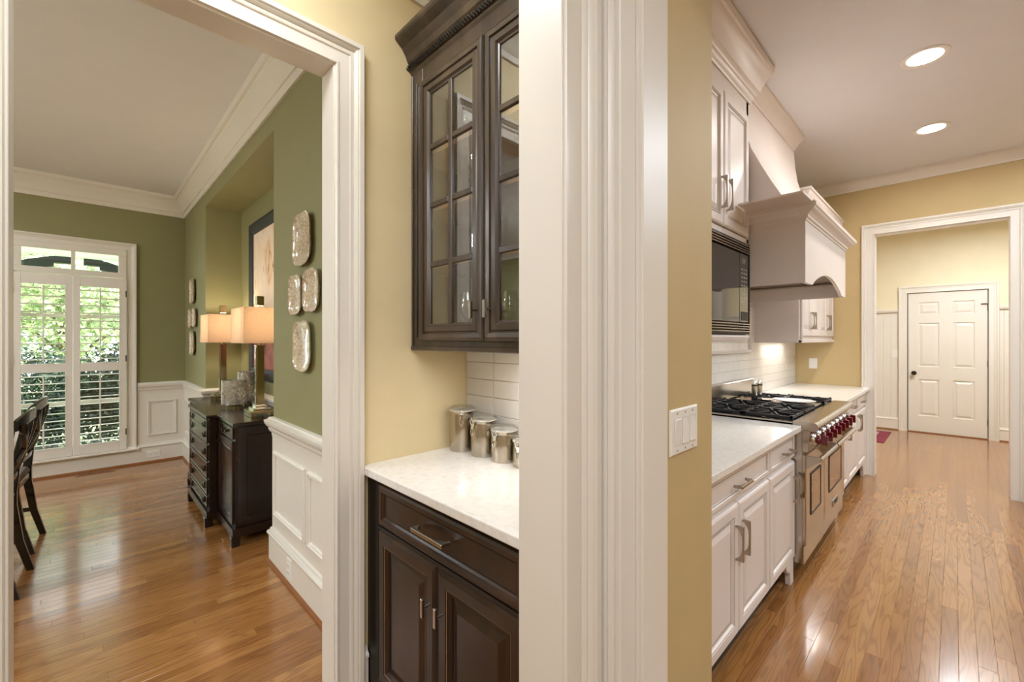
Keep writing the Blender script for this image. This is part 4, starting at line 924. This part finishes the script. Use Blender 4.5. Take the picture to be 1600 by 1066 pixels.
# ------------------------------------------------------------------ upper cabinet with microwave
FU = FR((0, .862, 0), (1, 0, 0), (0, 0, 1), (0, -1, 0))
ul = thing('kitchen_wall_cabinet', 'tall white wall cabinet with crown, housing the microwave', 'cabinet', (2.1, 1.06, 1.37))
obj('carcass', B().box(1.34, .875, 1.40, 2.0, 1.253, 2.96).box(2.0, .875, 1.94, 2.818, 1.253, 2.96).box(2.0, 1.23, 1.40, 2.818, 1.253, 1.94).box(2.798, .875, 1.40, 2.818, 1.253, 1.94).box(2.0, .875, 1.385, 2.818, 1.253, 1.40), 'cab', ul)
obj('face_frame', B().box(1.34, .862, 2.69, 2.818, .876, 2.80).box(1.34, .862, 1.935, 2.818, .876, 1.965).box(2.785, .862, 1.94, 2.818, .876, 2.80), 'cab', ul, bevel=.001)
for a0, a1, pz in ((1.36, 1.985, 1.94), (2.0, 2.386, 2.352), (2.394, 2.782, 2.430)):
    z0 = 1.42 if a0 < 1.5 else 1.970
    FU2 = FR((0, .848, 0), (1, 0, 0), (0, 0, 1), (0, -1, 0))
    d = dpanel('door', ul, FU2, a0, z0, a1, 2.685, DOOR, 'cab'); glaze_line(d, FU2, a0, z0, a1, 2.685, .050, 0); glaze_line(d, FU2, a0, z0, a1, 2.685, .066, -.008)
    pull('door_pull', d, FU2, pz, 2.135, .165)
UC = [(0, 2.775), (.010, 2.775), (.014, 2.79), (.022, 2.796), (.026, 2.812), (.034, 2.816), (.040, 2.832), (.052, 2.84), (.060, 2.87), (.078, 2.91), (.096, 2.935), (.100, 2.95), (.110, 2.954), (.114, 2.99), (0, 2.99)]
obj('crown', sweep(B(), XY, [(2.818, 1.253), (2.818, .864), (1.34, .864)], UC), 'cab', ul, smooth=True)
obj('valance', B().prism([(.862, 1.398), (.855, 1.385), (.872, 1.365), (.90, 1.360), (.90, 1.398)], lambda y, z: (2.0, y, z), lambda y, z: (2.818, y, z)), 'cab', ul)
inv(ul)
mw = thing('microwave', 'black built-in microwave with louvred trim under the white wall cabinet', 'microwave', (2.41, 1.0, 1.40))
obj('body', box(2.02, .88, 1.42, 2.79, 1.22, 1.92), 'blackmat', mw)
obj('trim_kit', sweep(B(), FU, [(2.002, 1.402), (2.812, 1.402), (2.812, 1.930), (2.002, 1.930)], [(0, -.015), (0, .010), (.014, .012), (.014, -.015)], closed=True), 'blackmat', mw)
for zb, n in ((1.412, 4), (1.868, 4)):
    for k in range(n): obj('louver', B().box(2.012, .846, zb + .003 + k * .0138, 2.804, .870, zb + .0095 + k * .0138), 'satin', mw, bevel=.002)
FM = FR((0, .860, 0), (1, 0, 0), (0, 0, 1), (0, -1, 0))
obj('door', panel(B(), FM, 2.02, 1.470, 2.620, 1.862, [(0, -.004), (0, .010), (.004, .013)]), 'black', mw)
cp = obj('control_panel', panel(B(), FM, 2.625, 1.470, 2.770, 1.862, [(0, -.004), (0, .010), (.003, .012)]), 'black', mw)
obj('display', panel(B(), FM, 2.670, 1.805, 2.725, 1.835, [(0, .012), (0, .0128)]), 'satin', cp)
for r_ in range(9):
    for c_ in range(3): obj('button', panel(B(), FM, 2.660 + c_ * .035, 1.585 + r_ * .023, 2.672 + c_ * .035, 1.590 + r_ * .023, [(0, .012), (0, .0126)]), 'white_plastic', cp)
obj('release_button', panel(B(), FM, 2.650, 1.480, 2.755, 1.530, [(0, .012), (0, .014)]), 'blackmat', cp)
inv(mw)
# right wall cabinet
ur = thing('kitchen_wall_cabinet', 'white wall cabinet beyond the hood, against the yellow end wall', 'cabinet', (4.95, 1.08, 1.345))
obj('carcass', box(4.255, .915, 1.360, 5.665, 1.253, 2.56), 'cab', ur)
FR2 = FR((0, .900, 0), (1, 0, 0), (0, 0, 1), (0, -1, 0))
xs = [4.262, 4.62, 5.05, 5.40, 5.655]; xs = [4.30, 4.64, 4.98, 5.32, 5.655]
for k in range(4):
    a0, a1 = xs[k] + .003, xs[k + 1] - .003
    d = dpanel('door', ur, FR2, a0, 1.400, a1, 2.47, DOOR, 'cab'); glaze_line(d, FR2, a0, 1.400, a1, 2.47, .066, -.008); pull('door_pull', d, FR2, a1 - .035 if k % 2 == 0 else a0 + .035, 1.54, .15)
obj('side_panel', panel(B(), FR((4.255, 0, 0), (0, -1, 0), (0, 0, 1), (-1, 0, 0)), -1.253, 1.355, -.912, 2.56, [(0, 0), (0, .006), (.002, .008)]), 'cab', ur)
obj('turned_corner', B().lathe([(.008, 0), (.014, .004), (.008, .010), (.013, .022), (.010, .04), (.012, 1.08), (.012, 1.10)], (4.272, .898, 1.362)), 'cab', ur, smooth=True)
obj('light_rail', B().box(4.25, .895, 1.345, 5.665, .915, 1.372).box(4.25, .895, 1.345, 4.27, 1.253, 1.365), 'cab', ur, bevel=.002)
obj('crown', sweep(B(), XY, [(5.667, .90), (4.255, .90), (4.255, 1.253)][::-1][::-1], [(o * .8, h - .36) for o, h in UC[:-2]] + [(.0912, 2.61), (0, 2.61)]), 'cab', ur, smooth=True)
inv(ur)
area('under_cabinet_light', (4.8, 1.15, 1.340), .7, 2.2, WARM, sy=.04)

# ------------------------------------------------------------------ recessed lights
for x, y, lab in ((3.45, .121, 'recessed ceiling light nearer the camera, above the kitchen floor'), (4.655, .127, 'recessed ceiling light farther away, nearer the end opening')):
    t = thing('recessed_light', lab, 'ceiling light', (x, y, CZ), 0, 'recessed ceiling lights in the kitchen')
    obj('trim_ring', B().lathe([(.108, 0), (.108, -.004), (.098, -.007), (.080, -.003), (.080, 0)], n=36, cap0=False, cap1=False), 'white_plastic', t, smooth=True)
    obj('diffuser', B().lathe([(.080, -.0025), (.001, -.0035)], n=36), 'bulb', t)
    area('recessed_lamp', (x, y, CZ - .012), .15, 13, WARM, shape='DISK')

# ------------------------------------------------------------------ back hall door
dn = thing('panelled_door', 'white six-panel door with dark knob at the end of the back hall', 'door', (8.83, .09, .014))
F8 = FR((8.812, 0, 0), (0, -1, 0), (0, 0, 1), (-1, 0, 0))
sl = B(); Yl, Yr, zb, zt = -.491, .314, .014, 2.060
cols = [(-.378, -.160), (-.020, .193)]; rows = [(.250, .787), (.972, 1.616), (1.740, 1.920)]
xs_ = sorted({Yl, Yr} | {c for p in cols for c in p}); zs_ = sorted({zb, zt} | {c for p in rows for c in p})
for i in range(len(xs_) - 1):
    for j in range(len(zs_) - 1):
        ispan = any(abs(xs_[i] - c[0]) < 1e-6 for c in cols) and any(abs(zs_[j] - r_[0]) < 1e-6 for r_ in rows)
        F = F8
        if not ispan: sl.add([F(xs_[i], zs_[j], 0), F(xs_[i + 1], zs_[j], 0), F(xs_[i + 1], zs_[j + 1], 0), F(xs_[i], zs_[j + 1], 0)], [(0, 1, 2, 3)])
sl.add([F8(Yl, zb, -.035), F8(Yr, zb, -.035), F8(Yr, zt, -.035), F8(Yl, zt, -.035)], [(3, 2, 1, 0)])
for p, q in (((Yl, zb), (Yr, zb)), ((Yr, zb), (Yr, zt)), ((Yr, zt), (Yl, zt)), ((Yl, zt), (Yl, zb))): sl.add([F8(*p, 0), F8(*q, 0), F8(*q, -.035), F8(*p, -.035)], [(0, 1, 2, 3)])
obj('slab', sl, 'trim', dn)
for c in cols:
    for r_ in rows: obj('door_panel', B().rings([[F8(c[0] + i, r_[0] + i, d), F8(c[1] - i, r_[0] + i, d), F8(c[1] - i, r_[1] - i, d), F8(c[0] + i, r_[1] - i, d)] for i, d in [(0, 0), (.008, -.013), (.018, -.013), (.045, -.001), (.05, -.001)]], cap0=False), 'trim', dn)
obj('door_knob', B().cyl(F8(-.427, .875, 0), F8(-.427, .875, .006), .030, n=20).cyl(F8(-.427, .875, .006), F8(-.427, .875, .04), .010).rings([[F8(-.427 + math.cos(t_) * r0, .875 + math.sin(t_) * r0, d) for t_ in [2 * math.pi * i / 20 for i in range(20)]] for r0, d in ((.012, .035), (.026, .042), (.028, .055), (.020, .066), (.005, .069))]), 'bronze', dn, smooth=True)
for z in (1.816, 1.038, .234): obj('hinge', B().cyl(F8(.320, z - .045, .006), F8(.320, z + .045, .006), .008), 'bronze', dn)
obj('door_stop', B().box(*F8(.25, 1.86, .002), *F8(.31, 1.868, .02)), 'bronze', dn)
inv(dn)
st('trim_threshold', box(8.79, -.32, 0, 8.86, .50, .012), 'shoe')
st('wall_door_backing', box(8.86, -.327, 0, 8.95, .505, 2.07), 'blackmat')
# rug
ru = thing('rug', 'maroon bordered rug on the back hall floor, left of the door', 'rug', (8.02, 1.15, 0.0))
obj('border', box(-.46, -.49, .001, .46, .49, .009), 'rug', ru, bevel=.002); obj('field', box(-.34, -.37, .009, .34, .37, .011), 'rug2', ru)
